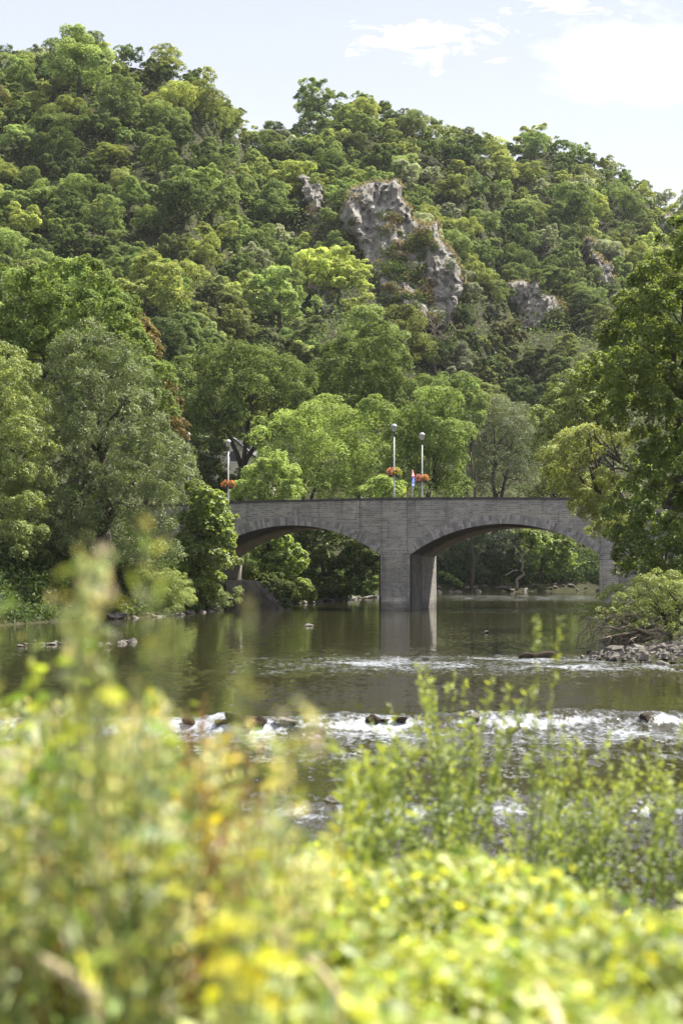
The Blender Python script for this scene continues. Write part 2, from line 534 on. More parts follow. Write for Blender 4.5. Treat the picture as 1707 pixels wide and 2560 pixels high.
def gz(X, Y):
    """ground height"""
    X, Y = np.asarray(X, float), np.asarray(Y, float)
    d = poly_dist(RIVER, X, Y)
    bed = np.maximum(-1.1, d * 0.5) - 0.05
    n = fbm(X / 3.0, Y / 3.0, 5, 3) - 0.5
    lip = 1.1 * (1 - np.exp(-np.maximum(d, 0) / 1.3)) + np.maximum(d - 1, 0) * 0.22 + n * 0.5 * sstep(0.1, 1.5, d)
    left = 6.2 * sstep(1.5, 13, d) * sstep(70, 112, Y) * (1 - sstep(128, 175, Y) * 0.6)
    land = lip * 0 + np.minimum(lip, 3.2) + np.where(X < 6, left, 4.5 * sstep(2, 14, d) * sstep(85, 112, Y) * (1 - sstep(120, 150, Y)))
    # our own bank: a low shelf at the water, climbing to the camera
    near = 1 - sstep(14, 20, Y)
    own = np.interp(Y, [-10, 2.5, 4, 6, 9, 12.6], [1.35, 1.2, 1.1, 0.9, 0.55, -0.3]) + n * 0.15
    land = land * (1 - near) + own * near
    bar = sstep(0, 2.5, d) * 0 + 1
    gravel = (1 - sstep(3.0, 6.0, np.hypot((X - 13) / 1.6, Y - 50.2)))
    land = np.where(gravel > 0, land * (1 - gravel) + gravel * np.minimum(land, 0.12 + np.maximum(d, 0) * 0.10), land)
    z = np.where(d < 0, bed, land)
    Ys = np.maximum(Y, 20)
    dx, E, Yr, Yb = ridge(X / Ys)
    t = np.clip((Y - Yb) / (Yr - Yb), 0, 1.0)
    Zr = CAMZ + E * Yr - 8.5 + np.interp(dx, [0, 470, 550, 640, 720, 2000], [4.2, 4.2, 1.5, 0.3, 3.0, 3.0])
    zb = 4.0
    env = np.sin(np.pi * np.clip(t, 0, 1))
    rel = (fbm(X / 38 + Y / 90, Y / 60, 21, 3) - 0.5) * 22 + (fbm(X / 11, Y / 11, 8, 2) - 0.5) * 5
    h = zb + (Zr - zb) * (0.82 * t + 0.18 * t * t) + rel * env * 0.85
    h = h - np.maximum(Y - Yr, 0) * 0.05
    z = np.where(t > 0, np.maximum(z, 0) * (1 - sstep(0, 0.08, t)) + h * sstep(0, 0.08, t), z)
    return np.where(d < 0, bed, z)


def gz1(x, y):
    return float(gz(np.array([x]), np.array([y]))[0])


def grid_mesh(name, xs, ys, zfun, mats, smooth=True, attrs=None):
    XX, YY = np.meshgrid(xs, ys)
    ZZ = zfun(XX, YY)
    nx, ny = len(xs), len(ys)
    v = np.stack([XX, YY, ZZ], -1).reshape(-1, 3)
    i = (np.arange(ny - 1)[:, None] * nx + np.arange(nx - 1)[None]).ravel()
    q = np.stack([i, i + 1, i + nx + 1, i + nx], 1)
    at = {k: f(XX, YY).ravel() for k, f in (attrs or {}).items()}
    return mesh_arrays(name, v, q, None, mats, smooth, attrs=at)


xs = np.concatenate([np.arange(-400, -160, 24), np.arange(-160, -30, 3.0), np.arange(-30, 34, 0.6), np.arange(34, 170, 3.0), np.arange(170, 401, 21)])
ys = np.concatenate([np.arange(-60, -6, 6), np.arange(-6, 16, 0.45), np.arange(16, 240, 1.3), np.arange(240, 520, 3.0), np.arange(520, 860, 20)])
tag(link('terrain', grid_mesh('terrain', xs, ys, gz, [SOIL])), kind='structure')


# ---------------------------------------------------------------- water
def weir1(X):
    return 30.6 + 0.10 * X + (fbm(X / 1.3, X * 0 + 2, 3, 3) - 0.5) * 1.0 + 0.004 * X * X


def weir2(X):
    return 21.6 + 0.06 * X + (fbm(X / 0.9, X * 0 + 9, 4, 3) - 0.5) * 1.2


def riffle(X, Y):
    r = 0.045 + 0 * X
    r = r + 0.95 * sstep(-6, 0, X + (fbm(X / 2, Y / 4, 31, 2) - .5) * 6) * sstep(41, 44, Y) * (1 - sstep(50, 55, Y))
    r = r + 0.22 * sstep(36, 41, Y) * (1 - sstep(56, 66, Y)) * sstep(0.5, 0.62, fbm(X / 3, Y / 6, 33, 3))
    r = r + 0.9 * sstep(5.5, 8, X) * sstep(104, 106, Y) * (1 - sstep(114, 118, Y))
    r = r + 0.8 * sstep(5, 14, X) * sstep(138, 148, Y) * (1 - sstep(176, 186, Y))
    w1 = weir1(X)
    r = r + 1.0 * sstep(24.6, 26.5, Y) * (1 - sstep(w1 + 0.1, w1 + 0.5, Y)) * (0.55 + 0.9 * sstep(0.4, 0.6, fbm(X / 1.5, Y / 3, 37, 3)))
    w2 = weir2(X)
    r = r + 0.95 * (1 - sstep(w2 + 0.1, w2 + 0.6, Y))
    r = r + 0.25 * (1 - sstep(24, 27, Y))
    return np.clip(r, 0, 1.3)


def foam(X, Y):
    w1, w2 = weir1(X), weir2(X)
    b = 0.5 + 1.7 * (fbm(X / 0.9, Y / 1.2, 41, 4) - 0.5)
    f = sstep(26.2, 29.8, Y) * (1 - sstep(w1, w1 + 0.35, Y)) * (0.40 + 0.7 * b) * 0.75
    f = np.maximum(f, 1.0 * (1 - sstep(0.0, 0.5, np.abs(Y - w1 + 0.35))) * (0.45 + b))
    f = np.maximum(f, 0.7 * (1 - sstep(0.1, 0.6, np.abs(Y - w2 + 0.4))) * (0.35 + b))
    f = np.maximum(f, 0.35 * (1 - sstep(18, 22, Y)) * b)
    f = np.maximum(f, 0.5 * sstep(8, 10, X) * (1 - sstep(0.3, 1.2, np.abs(Y - 111))) * b)
    f = np.maximum(f, (0.25 + 0.6 * b) * sstep(-5, 1, X) * sstep(42, 45, Y) * (1 - sstep(50, 54, Y)))
    f = np.maximum(f, (0.2 + 0.5 * b) * sstep(6, 12, X) * sstep(140, 150, Y) * (1 - sstep(174, 184, Y)))
    return np.clip(f, 0, 1)


def water_z(X, Y):
    w1, w2 = weir1(X), weir2(X)
    z = -0.30 * (1 - sstep(w1 - 0.9, w1 + 0.15, Y)) - 0.16 * (1 - sstep(w2 - 0.7, w2 + 0.1, Y))
    r = riffle(X, Y)
    a = r * (1 - sstep(42, 60, Y)) + 0.25 * r
    n = (fbm(X / 0.55, Y / 0.75, 51, 3) - 0.5) * 0.11 + (fbm(X / 1.9, Y / 1.6, 55, 2) - 0.5) * 0.10
    lump = (1 - sstep(0.0, 0.6, np.abs(Y - w1))) * (fbm(X / 0.7, Y / 2, 57, 3) - 0.45) * 0.14
    return z + a * n + lump


wx = np.concatenate([np.arange(-40, -24, 1.0), np.arange(-24, 22, 0.11), np.arange(22, 131, 1.5)])
wy = np.concatenate([np.arange(11.5, 34, 0.11), np.arange(34, 60, 0.3), np.arange(60, 240, 1.2)])
tag(link('river_water', grid_mesh('river_water', wx, wy, water_z, [WATER], attrs={'riffle': riffle, 'foam': foam})), kind='structure')

# ---------------------------------------------------------------- the bridge (local: x along, y through it, z up from the water)
TH = R(14.75)
BX, BY = 3.70, 112.0
BC, BS = math.cos(TH), math.sin(TH)
COP = 7.86


def bridge_u(dx, wdepth):
    """how far along the bridge a thing seen in column dx stands, wdepth behind the front face"""
    tt = (dx * K - CX) / FPX
    return (tt * (BY + wdepth * BC) - BX - wdepth * BS) / (BC + tt * BS)


def b2w(u, wd, z):
    return Vector((BX + u * BC + wd * BS, BY - u * BS + wd * BC, z))


bridge = empty('stone_bridge', (BX, BY, 0), -TH, 'grey coursed stone road bridge with two shallow arches and a river pier', 'bridge')
WB = 8.8                                              # width
ARCHES = [(-14.1, -1.0), (1.1, 14.2)]
ZS, RISE, RING = 3.86, 2.12, 0.62


def arch_geo(a0, a1):
    sp = a1 - a0
    Rr = (sp * sp / 4 + RISE * RISE) / (2 * RISE)
    cz = ZS + RISE - Rr
    return (a0 + a1) / 2, cz, Rr, math.asin(sp / 2 / Rr)


def intrados(u):
    for a0, a1 in ARCHES:
        if a0 <= u <= a1:
            c, cz, Rr, _ = arch_geo(a0, a1)
            return cz + math.sqrt(max(0, Rr * Rr - (u - c) ** 2))
    return None


def top(u):
    """height of the parapet top: the slightest hump"""
    return COP - 0.0009 * u * u


us = sorted(set([-30, -26, -22, -18] + [round(x, 3) for x in np.linspace(-14.1, -1.0, 45)] + [round(x, 3) for x in np.linspace(1.1, 14.2, 45)] + [18, 22, 26, 30]))


def wall(name, y0, y1, lift, zt, m_, z_open=None):
    mb = MB()
    for p_, q_ in zip(us[:-1], us[1:]):
        mid = (p_ + q_) / 2
        inn = intrados(mid)
        if inn is None:
            zb0 = zb1 = -1.2
        else:
            zb0, zb1 = (intrados(p_) or ZS) + lift, (intrados(q_) or ZS) + lift
        t0, t1 = zt(p_), zt(q_)
        mb.hexa([(p_, y0, zb0), (q_, y0, zb1), (q_, y1, zb1), (p_, y1, zb0), (p_, y0, t0), (q_, y0, t1), (q_, y1, t1), (p_, y1, t0)])
    return mb.build(name, m_, bridge)


wall('spandrel_wall', 0.0, 0.42, RING * 0.5, lambda u: top(u) - 0.15, STONE)
wall('spandrel_wall', WB - 0.42, WB, RING * 0.5, lambda u: top(u) - 0.15, STONE)
wall('deck', 0.42, WB - 0.42, 0.45, lambda u: top(u) - 1.15, CONCRETE)
mb = MB()
for p_, q_ in zip(us[:-1], us[1:]):
    mb.poly((p_, 1.9, top(p_) - 1.14), (q_, 1.9, top(q_) - 1.14), (q_, WB - 1.9, top(q_) - 1.14), (p_, WB - 1.9, top(p_) - 1.14))
mb.build('road_surface', ASPHALT, bridge)
for y0 in (0.42, WB - 1.9):
    mb = MB()
    for p_, q_ in zip(us[:-1], us[1:]):
        mb.hexa([(p_, y0, top(p_) - 1.148), (q_, y0, top(q_) - 1.148), (q_, y0 + 1.48, top(q_) - 1.148), (p_, y0 + 1.48, top(p_) - 1.148),
                 (p_, y0, top(p_) - 1.0), (q_, y0, top(q_) - 1.0), (q_, y0 + 1.48, top(q_) - 1.0), (p_, y0 + 1.48, top(p_) - 1.0)])
    mb.build('pavement_kerb', CONCRETE, bridge)
for y0, y1 in ((-0.06, 0.48), (WB - 0.48, WB + 0.06)):
    mb = MB()
    rng = random.Random(3)
    u = -30.0
    while u < 30:
        L_ = rng.uniform(0.9, 1.5)
        j = rng.uniform(-0.012, 0.012)
        mb.hexa([(u + .008, y0, top(u) - 0.15), (u + L_ - .008, y0, top(u + L_) - 0.15), (u + L_ - .008, y1, top(u + L_) - 0.15), (u + .008, y1, top(u) - 0.15),
                 (u + .008, y0, top(u) + j), (u + L_ - .008, y0, top(u + L_) + j), (u + L_ - .008, y1, top(u + L_) + j), (u + .008, y1, top(u) + j)])
        u += L_
    mb.build('coping', CAP, bridge)

for a0, a1 in ARCHES:
    c, cz, Rr, half = arch_geo(a0, a1)
    for y0, y1 in ((-0.05, 0.42), (WB - 0.42, WB + 0.05)):
        mb = MB()
        rng = random.Random(int(a0 * 10) + 7)
        t = -half
        while t < half - 1e-4:
            dt = rng.uniform(0.0115, 0.0185)
            if t + dt > half - 0.008:
                dt = half - t
            g = 0.0009
            parts = [(0, 1.0)] if rng.random() < 0.30 else [(0, rng.choice([0.42, 0.5, 0.58]))]
            if parts[0][1] < 1:
                parts.append((parts[0][1], 1.0))
            for f0, f1 in parts:
                r0, r1 = Rr + RING * f0 + (0.008 if f0 else 0), Rr + RING * f1
                yy = y0 + rng.uniform(0, 0.018) if y0 < 1 else y0
                P_ = lambda r, tt, y: (c + r * math.sin(tt), y, cz + r * math.cos(tt))
                A, B = t + g, t + dt - g
                mb.hexa([P_(r0, A, yy), P_(r0, B, yy), P_(r0, B, y1), P_(r0, A, y1), P_(r1, A, yy), P_(r1, B, yy), P_(r1, B, y1), P_(r1, A, y1)])
            t += dt
        mb.build('arch_ring', VOUSSOIR, bridge)
        mb = MB()                                     # the mortar bed behind the stones
        for k in range(40):
            A, B = -half + 2 * half * k / 40, -half + 2 * half * (k + 1) / 40
            P_ = lambda r, tt, y: (c + r * math.sin(tt), y, cz + r * math.cos(tt))
            ya, yb = (y0 + 0.028, 0.41) if y0 < 1 else (WB - 0.41, y1 - 0.02)
            mb.hexa([P_(Rr + .012, A, ya), P_(Rr + .012, B, ya), P_(Rr + .012, B, yb), P_(Rr + .012, A, yb), P_(Rr + RING - .012, A, ya), P_(Rr + RING - .012, B, ya), P_(Rr + RING - .012, B, yb), P_(Rr + RING - .012, A, yb)])
        mb.build('ring_mortar', STRAW if False else CONCRETE, bridge)
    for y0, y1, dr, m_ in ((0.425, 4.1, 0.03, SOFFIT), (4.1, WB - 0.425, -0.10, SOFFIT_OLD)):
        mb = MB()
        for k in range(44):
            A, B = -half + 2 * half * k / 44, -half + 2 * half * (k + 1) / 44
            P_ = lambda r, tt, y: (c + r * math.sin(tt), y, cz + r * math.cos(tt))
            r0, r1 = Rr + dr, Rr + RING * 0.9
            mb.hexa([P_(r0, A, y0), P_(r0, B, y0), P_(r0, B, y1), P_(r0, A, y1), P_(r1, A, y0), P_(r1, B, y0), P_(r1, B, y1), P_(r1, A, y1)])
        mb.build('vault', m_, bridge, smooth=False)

# pier between the arches
mb = MB()
mb.box(-0.98, 1.08, 0.43, 4.1, -1.3, ZS + 0.5)
mb.build('pier', SOFFIT_OLD, bridge)
mb = MB()
mb.box(-1.02, 1.12, 4.1, WB - 0.05, -1.3, ZS + 0.5)
mb.build('pier', STONE, bridge)
mb = MB()                                             # rounded nose of the pier, narrowing upwards
ring = [(-0.86, 0.42), (-0.88, -0.12), (-0.74, -0.52), (-0.45, -0.74), (0.0, -0.8), (0.45, -0.74), (0.74, -0.52), (0.90, -0.12), (0.88, 0.42)]
mb.prism(ring, -1.2, ZS + 0.15, 0.93, (0.0, 0.42))
mb.build('cutwater', STONE, bridge)
mb = MB()
mb.prism([(x * 1.07, y * 1.07 - (0.05 if y < 0 else 0)) for x, y in ring], -1.2, 0.62, 1.0, (0, .42))
mb.prism([(x * 1.07, y * 1.07 - (0.05 if y < 0 else 0)) for x, y in ring], 0.62, 0.9, 0.9, (0, .42))
mb.build('pier_footing', STONE, bridge)
mb = MB()
mb.prism([(-0.95, WB - 0.06), (-1.0, WB + 0.5), (-0.4, WB + 1.1), (0.4, WB + 1.1), (1.12, WB + 0.5), (1.14, WB - 0.06)], -1.2, ZS + 0.3, 0.98, (0.05, WB))
mb.build('cutwater', STONE, bridge)
mb = MB()                                             # near-black strips at the sides of the nose
for s_ in (-1, 1):
    x0, x1 = (-1.12, -0.80) if s_ < 0 else (0.80, 1.17)
    mb.box(x0, x1, 0.02, 0.425, -1.25, ZS - 0.02)
mb.build('dark_pier_edge', BLACK_STONE, bridge)
mb = MB()                                             # shallow pilaster up to the parapet
mb.box(-0.82, 0.90, -0.17, -0.003, ZS + 0.10, COP - 0.152)
mb.build('pilaster', STONE, bridge)
mb = MB()
mb.box(-0.88, 0.96, -0.22, -0.065, COP - 0.155, COP + 0.006)
mb.build('coping', CAP, bridge)
# abutments with their own pilasters
for s_, a in ((-1, -14.1), (1, 14.2)):
    mb = MB()
    x0, x1 = (a - 3.0, a) if s_ < 0 else (a, a + 3.0)
    mb.box(x0, x1, 0.43, WB - 0.43, -1.2, ZS + 0.3)
    mb.build('abutment', SOFFIT_OLD, bridge)
    mb = MB()
    x0, x1 = (a - 1.35, a - 0.05) if s_ < 0 else (a + 0.05, a + 1.35)
    mb.prism([(x0, 0.0), (x0, -0.38), (x0 + 0.18, -0.5), (x1 - 0.18, -0.5), (x1, -0.38), (x1, 0.0)], -1.2, ZS + 0.2, 0.97, ((x0 + x1) / 2, 0))
    mb.box(x0 + 0.06, x1 - 0.06, -0.2, -0.003, ZS + 0.2, top(a) - 0.152)
    mb.build('abutment_pilaster', STONE, bridge)


# ---------------------------------------------------------------- lamp posts, baskets, sign, cable
def make_lamp():
    r = empty('lamp_post', (0, 0, 0))
    mb = MB()
    mb.lathe([(0.075, 0), (0.075, 1.6), (0.055, 1.66), (0.042, 5.35)], 10)
    mb.build('pole', POLE, r, True)
    mb = MB()
    mb.lathe([(0.06, 5.34), (0.07, 5.45), (0.065, 5.62), (0.11, 5.66)], 10)
    mb.build('collar', DARK, r, True)
    mb = MB()
    mb.lathe([(0.11, 5.66), (0.14, 5.72), (0.205, 6.0), (0.21, 6.02)], 14)
    mb.build('lantern_glass', GLASS, r, True)
    mb = MB()
    mb.lathe([(0.225, 6.02), (0.225, 6.05), (0.19, 6.13), (0.11, 6.2), (0.03, 6.23)], 14)
    mb.build('lantern_cap', POLE, r, True)
    return r


m, t = mat('frosted_glass')
p = t.add('ShaderNodeBsdfPrincipled', {'Base Color': (0.42, 0.41, 0.36, 1), 'Roughness': 0.25, 'Transmission Weight': 0.35})
out(t, p.outputs[0])
GLASS = m

lamp0 = make_lamp()
dk = COP - 1.0
lamps = []
for i, (dx, wd, lab) in enumerate([
        (904.5, 0.62, 'grey lamp post above the bridge pier, the tallest, with a pink and orange basket'),
        (968.8, 8.1, 'grey lamp post standing just right of the narrow traffic sign'),
        (524.3, 8.1, 'grey lamp post at the left end of the bridge with a red flower basket')]):
    o = lamp0 if i == 0 else copy_tree(lamp0)
    u = bridge_u(dx, wd)
    o.location = b2w(u, wd, dk - 0.0009 * u * u)
    lamps.append(o)
    tag(o, lab, 'lamp post', 'lamp posts along the bridge')
o = copy_tree(lamp0)
p4 = px(432.5, 993, 140)
o.location = (p4.x, p4.y, p4.z - 6.23)
tag(o, 'grey lamp post half hidden behind the silvery willow, left of the bridge', 'lamp post', 'lamp posts along the bridge')
lamps.append(o)


def tints(rng, n, base, var=0.25, hue=0.12):
    b = np.exp(rng.normal(0, var, (n, 1)))
    h = 1 + rng.normal(0, hue, (n, 3)) * np.array([[1, 0.4, 0.7]])
    return np.clip(np.array(base)[None] * b * h, 0.002, 0.95)


def leaf_cards(rng, pos, nrm, axis, L, Wd, fold=0.12):
    """diamond leaves: four corners each"""
    n = len(pos)
    nrm = nrm / (np.linalg.norm(nrm, axis=1, keepdims=True) + 1e-9)
    axis = axis - nrm * np.sum(axis * nrm, 1, keepdims=True)
    axis = axis / (np.linalg.norm(axis, axis=1, keepdims=True) + 1e-9)
    side = np.cross(nrm, axis)
    L = np.broadcast_to(np.asarray(L, float), (n,))[:, None]
    Wd = np.broadcast_to(np.asarray(Wd, float), (n,))[:, None]
    up = nrm * Wd * fold
    v = np.stack([pos - axis * L * 0.5, pos + side * Wd * 0.5 + up, pos + axis * L * 0.5, pos - side * Wd * 0.5 + up], 1)
    return v.reshape(-1, 3)


def quads(n):
    return np.arange(n * 4, dtype=np.int32).reshape(n, 4)


def ball_dirs(rng, n):
    d = rng.normal(size=(n, 3))
    return d / np.linalg.norm(d, axis=1, keepdims=True)


def basket(loc, cols, label, seed, trail):
    r = empty('flower_basket', loc, -TH, label, 'flower basket', 'flower baskets on the lamp posts')
    mb = MB()
    for s_ in (-1, 1):
        mb.lathe([(0.05, -0.26), (0.16, -0.2), (0.22, -0.02)], 10, (s_ * 0.26, 0, 0))
    mb.build('pot', DARK, r, True)
    rng = np.random.default_rng(seed)
    for nm, n, big in (('green_leaves', 900, 0.10), ('flowers', 620, 0.075)):
        side = rng.choice([-1, 1], n)
        d = ball_dirs(rng, n)
        d[:, 2] = np.where(d[:, 2] < -0.3, -d[:, 2], d[:, 2])
        rad = rng.uniform(0.6, 1.25, n) if nm == 'flowers' else rng.uniform(0.3, 1.05, n)
        p_ = d * rad[:, None] * np.array([0.30, 0.33, 0.36]) + np.stack([side * 0.23, 0 * d[:, 0], 0.02 + 0 * d[:, 0]], 1)
        if nm == 'green_leaves' and trail:
            k = 60
            p_[:k] = np.stack([0.3 + rng.normal(0, .03, k) + np.linspace(0, .2, k), rng.normal(0, .03, k), -0.2 - np.linspace(0, .75, k)], 1)
        v = leaf_cards(rng, p_, d + rng.normal(0, .4, (n, 3)), rng.normal(size=(n, 3)), big * rng.uniform(.7, 1.3, n), big * .8)
        if nm == 'flowers':
            left = side < 0
            pick = rng.random(n)
            tn = np.where(left[:, None], np.array(cols[0])[None], np.array(cols[1])[None])
            tn = np.where((pick > 0.72)[:, None], np.array(cols[2])[None], tn) * np.exp(rng.normal(0, .25, (n, 1)))
        else:
            tn = tints(rng, n, (0.12, 0.20, 0.04))
        link({'flowers': 'blossoms', 'green_leaves': 'leaves'}[nm], mesh_arrays(nm, v, quads(n), np.repeat(np.clip(tn, 0, .9), 4, 0), [LEAF_NEAR]), r)


PINK, ORANGE, REDF, LIME_, PALEP = (0.62, 0.2, 0.32), (0.70, 0.25, 0.08), (0.55, 0.11, 0.09), (0.4, 0.42, 0.05), (0.72, 0.45, 0.5)
lz = [l.location for l in lamps]
basket((lz[0].x, lz[0].y - 0.02, lz[0].z + 2.72), (PINK, LIME_, ORANGE), 'pink and orange flower basket on the tallest lamp post above the pier', 5, True)
basket((lz[1].x, lz[1].y - 0.02, lz[1].z + 2.68), (PINK, ORANGE, REDF), 'bright orange flower basket right of the traffic sign', 6, True)
basket((lz[2].x, lz[2].y - 0.02, lz[2].z + 2.66), (REDF, REDF, ORANGE), 'red flower basket on the lamp post at the left end of the bridge', 7, False)

# traffic sign: faces along the road, seen nearly edge-on
wd = 1.0
u = bridge_u(946.5, wd)
sl = b2w(u, wd, dk)
sg = empty('traffic_sign', sl, -TH - R(16), 'slim traffic sign post with a red-edged triangle over a blue square', 'traffic sign')
mb = MB()
mb.lathe([(0.045, 0), (0.045, 2.98)], 8)
mb.build('pole', POLE, sg, True)
# plates lie in the y-z plane, facing +x; y runs away from us
mb = MB()
tri = [(-0.30, 2.50), (0.30, 2.50), (0.0, 3.02)]
def plate(mb, poly, x0, x1):
    n = len(poly); i = len(mb.v)
    mb.v += [(x0, y, z) for y, z in poly] + [(x1, y, z) for y, z in poly]
    mb.f += [tuple(i + k for k in reversed(range(n))), tuple(i + n + k for k in range(n))] + [(i + k, i + (k + 1) % n, i + n + (k + 1) % n, i + n + k) for k in range(n)]
plate(mb, tri, 0.050, 0.062)
tp = mb.build('warning_triangle', RED, sg)
mb = MB()
plate(mb, [(-0.19, 2.555), (0.19, 2.555), (0.0, 2.89)], 0.0621, 0.066)
mb.build('triangle_face', WHITE, tp)
mb = MB()
plate(mb, [(-0.21, 2.06), (0.21, 2.06), (0.21, 2.47), (-0.21, 2.47)], 0.050, 0.062)
bp_ = mb.build('blue_plate', BLUE, sg)
mb = MB()
plate(mb, [(0.03, 2.36), (0.09, 2.36), (0.09, 2.42), (0.03, 2.42)], 0.0621, 0.065)
plate(mb, [(-0.02, 2.23), (0.08, 2.23), (0.09, 2.35), (0.01, 2.35)], 0.0621, 0.065)
plate(mb, [(-0.12, 2.10), (-0.07, 2.10), (0.06, 2.228), (-0.01, 2.228)], 0.0621, 0.065)
plate(mb, [(0.07, 2.10), (0.12, 2.10), (0.10, 2.228), (0.062, 2.228)], 0.0621, 0.065)
mb.build('white_pictogram', WHITE, bp_)
mb = MB()
plate(mb, [(-0.2, 1.84), (0.2, 1.84), (0.2, 2.04), (-0.2, 2.04)], 0.050, 0.062)
sp_ = mb.build('pale_blue_plate', PALEBLUE, sg)
mb = MB()
plate(mb, [(-0.13, 1.92), (0.13, 1.92), (0.13, 1.95), (-0.13, 1.95)], 0.0621, 0.065)
mb.build('white_pictogram', WHITE, sp_)

# overhead cable between the two left lamp posts
mb = MB()
pa, pb = lz[3] + Vector((0, 0, 5.5)), lz[2] + Vector((0, 0, 4.95))
cab = [pa.lerp(pb, k / 12) - Vector((0, 0, 0.6 * 4 * (k / 12) * (1 - k / 12))) for k in range(13)]
mb.tube([tuple(q - pa) for q in cab], [0.012] * 13, 5)
tag(mb.build('overhead_cable', DARK, None, loc=pa), 'thin dark overhead cable between the two left lamp posts', 'cable')

# house behind the trees at the left end of the bridge
hp = px(536, 1150, 172)
hs = empty('house', (hp.x, hp.y, 5.5), R(-8), 'pale gabled house with slate roof behind the left lamp post', 'house')
mb = MB()
mb.box(-3.4, 3.2, 0, 8, -3, 8.6)
mb.poly((-3.4, 0, 8.6), (3.2, 0, 8.6), (-0.1, 0, 11.4))
mb.poly((-3.4, 8, 8.6), (-0.1, 8, 11.4), (3.2, 8, 8.6))
wl = mb.build('wall', RENDER_WALL, hs)
mb = MB()
for a, b in ((-3.9, -0.1), (3.7, -0.1)):
    s_ = -1 if a < 0 else 1
    mb.hexa([(a, -0.35, 8.25), (a, 8.35, 8.25), (a, 8.35, 8.45), (a, -0.35, 8.45), (b, -0.35, 11.45), (b, 8.35, 11.45), (b, 8.35, 11.65), (b, -0.35, 11.65)])
rf = mb.build('roof', SLATE, hs)
mb = MB()
mb.box(0.7, 1.5, 1.6, 2.4, 10.2, 12.6)
mb.box(0.62, 1.58, 1.52, 2.48, 12.6, 12.75)
mb.build('chimney', SLATE, rf)
for x0, z0 in ((-1.6, 6.0), (0.9, 6.0), (-0.4, 8.9)):
    mb = MB()
    mb.box(x0, x0 + 0.9, -0.04, 0.0 - 0.004, z0, z0 + 1.25)
    wn = mb.build('window', WHITE, hs)
    mb = MB()
    mb.box(x0 + 0.07, x0 + 0.83, -0.055, -0.041, z0 + 0.07, z0 + 1.18)
    mb.build('pane', SLATE, wn)

# concrete ramp wall at the left abutment
rwp = px(560, 1398, 112.6)
mb = MB()
q = lambda dx, dy, Y: px(dx, dy, Y) - rwp
pts = [(520, 1405), (640, 1405), (632, 1392), (622, 1379), (613, 1371), (604, 1357), (596, 1349), (586, 1335), (566, 1336), (548, 1332), (530, 1334), (520, 1333)]
fr = [tuple(q(a, b, 112.6 + (a - 520) * 0.012)) for a, b in pts]
bk = [(x + 0.9, y + 2.6, z) for x, y, z in fr]
i = len(mb.v)
n = len(fr)
mb.v += fr + bk
mb.f += [tuple(reversed(range(n))), tuple(n + k for k in range(n))] + [(k, (k + 1) % n, n + (k + 1) % n, n + k) for k in range(n)]
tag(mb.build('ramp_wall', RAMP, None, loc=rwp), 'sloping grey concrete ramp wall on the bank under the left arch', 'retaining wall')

# ---------------------------------------------------------------- stones
def rock_mesh(seed, flat=0.6, rough=0.35, sub=3):
    import bmesh
    bm = bmesh.new()
    bmesh.ops.create_icosphere(bm, subdivisions=sub, radius=1.0)
    rr = np.random.default_rng(seed)
    planes = [(Vector(d), rr.uniform(0.55, 0.95)) for d in ball_dirs(rr, 14)]
    for v in bm.verts:
        d = v.co.normalized()
        r_ = 1.15
        for pn, off in planes:
            c_ = d.dot(pn)
            if c_ > 0.05:
                r_ = min(r_, off / c_)
        n_ = float(vnoise(d.x * 3 + seed, d.y * 3 + d.z * 2.3, seed)) - 0.5
        v.co = d * r_ * (1 + rough * n_ * 0.5)
        v.co.z *= flat
    me = bpy.data.meshes.new('stone')
    bm.to_mesh(me)
    bm.free()
    return me


ROCK_MESHES = []
for k in range(6):
    me = rock_mesh(40 + k, [0.55, 0.7, 0.5, 0.8, 0.6, 0.45][k])
    me.materials.append(ROCK)
    ROCK_MESHES.append(me)
rock_rng = random.Random(12)


def ordinal(n):
    names = ['first', 'second', 'third', 'fourth', 'fifth', 'sixth', 'seventh', 'eighth', 'ninth', 'tenth', 'eleventh', 'twelfth', 'thirteenth', 'fourteenth', 'fifteenth',
             'sixteenth', 'seventeenth', 'eighteenth', 'nineteenth', 'twentieth']
    if n <= 20:
        return names[n - 1]
    tens = {2: 'twenty', 3: 'thirty', 4: 'forty', 5: 'fifty', 6: 'sixty', 7: 'seventy'}[n // 10]
    if n % 10 == 0:
        return tens[:-1] + 'ieth'
    return tens + '-' + names[n % 10 - 1]


def stone_at(x, y, z, size, label, group, cat='rock', mesh=None, wet=False, name='rock', squash=1.0, rot=None):
    me = mesh or rock_rng.choice(ROCK_MESHES)
    if wet:
        me = me.copy()
        me.materials.clear()
        me.materials.append(ROCK_WET)
    o = link(name, me, None, (x, y, z))
    o.scale = (size * rock_rng.uniform(0.8, 1.35), size * rock_rng.uniform(0.8, 1.1), size * rock_rng.uniform(0.7, 1.1) * squash)
    o.rotation_euler = (rock_rng.uniform(-.25, .25), rock_rng.uniform(-.25, .25), rock_rng.uniform(0, 6.28) if rot is None else rot)
    tag(o, label, cat, group)
    return o


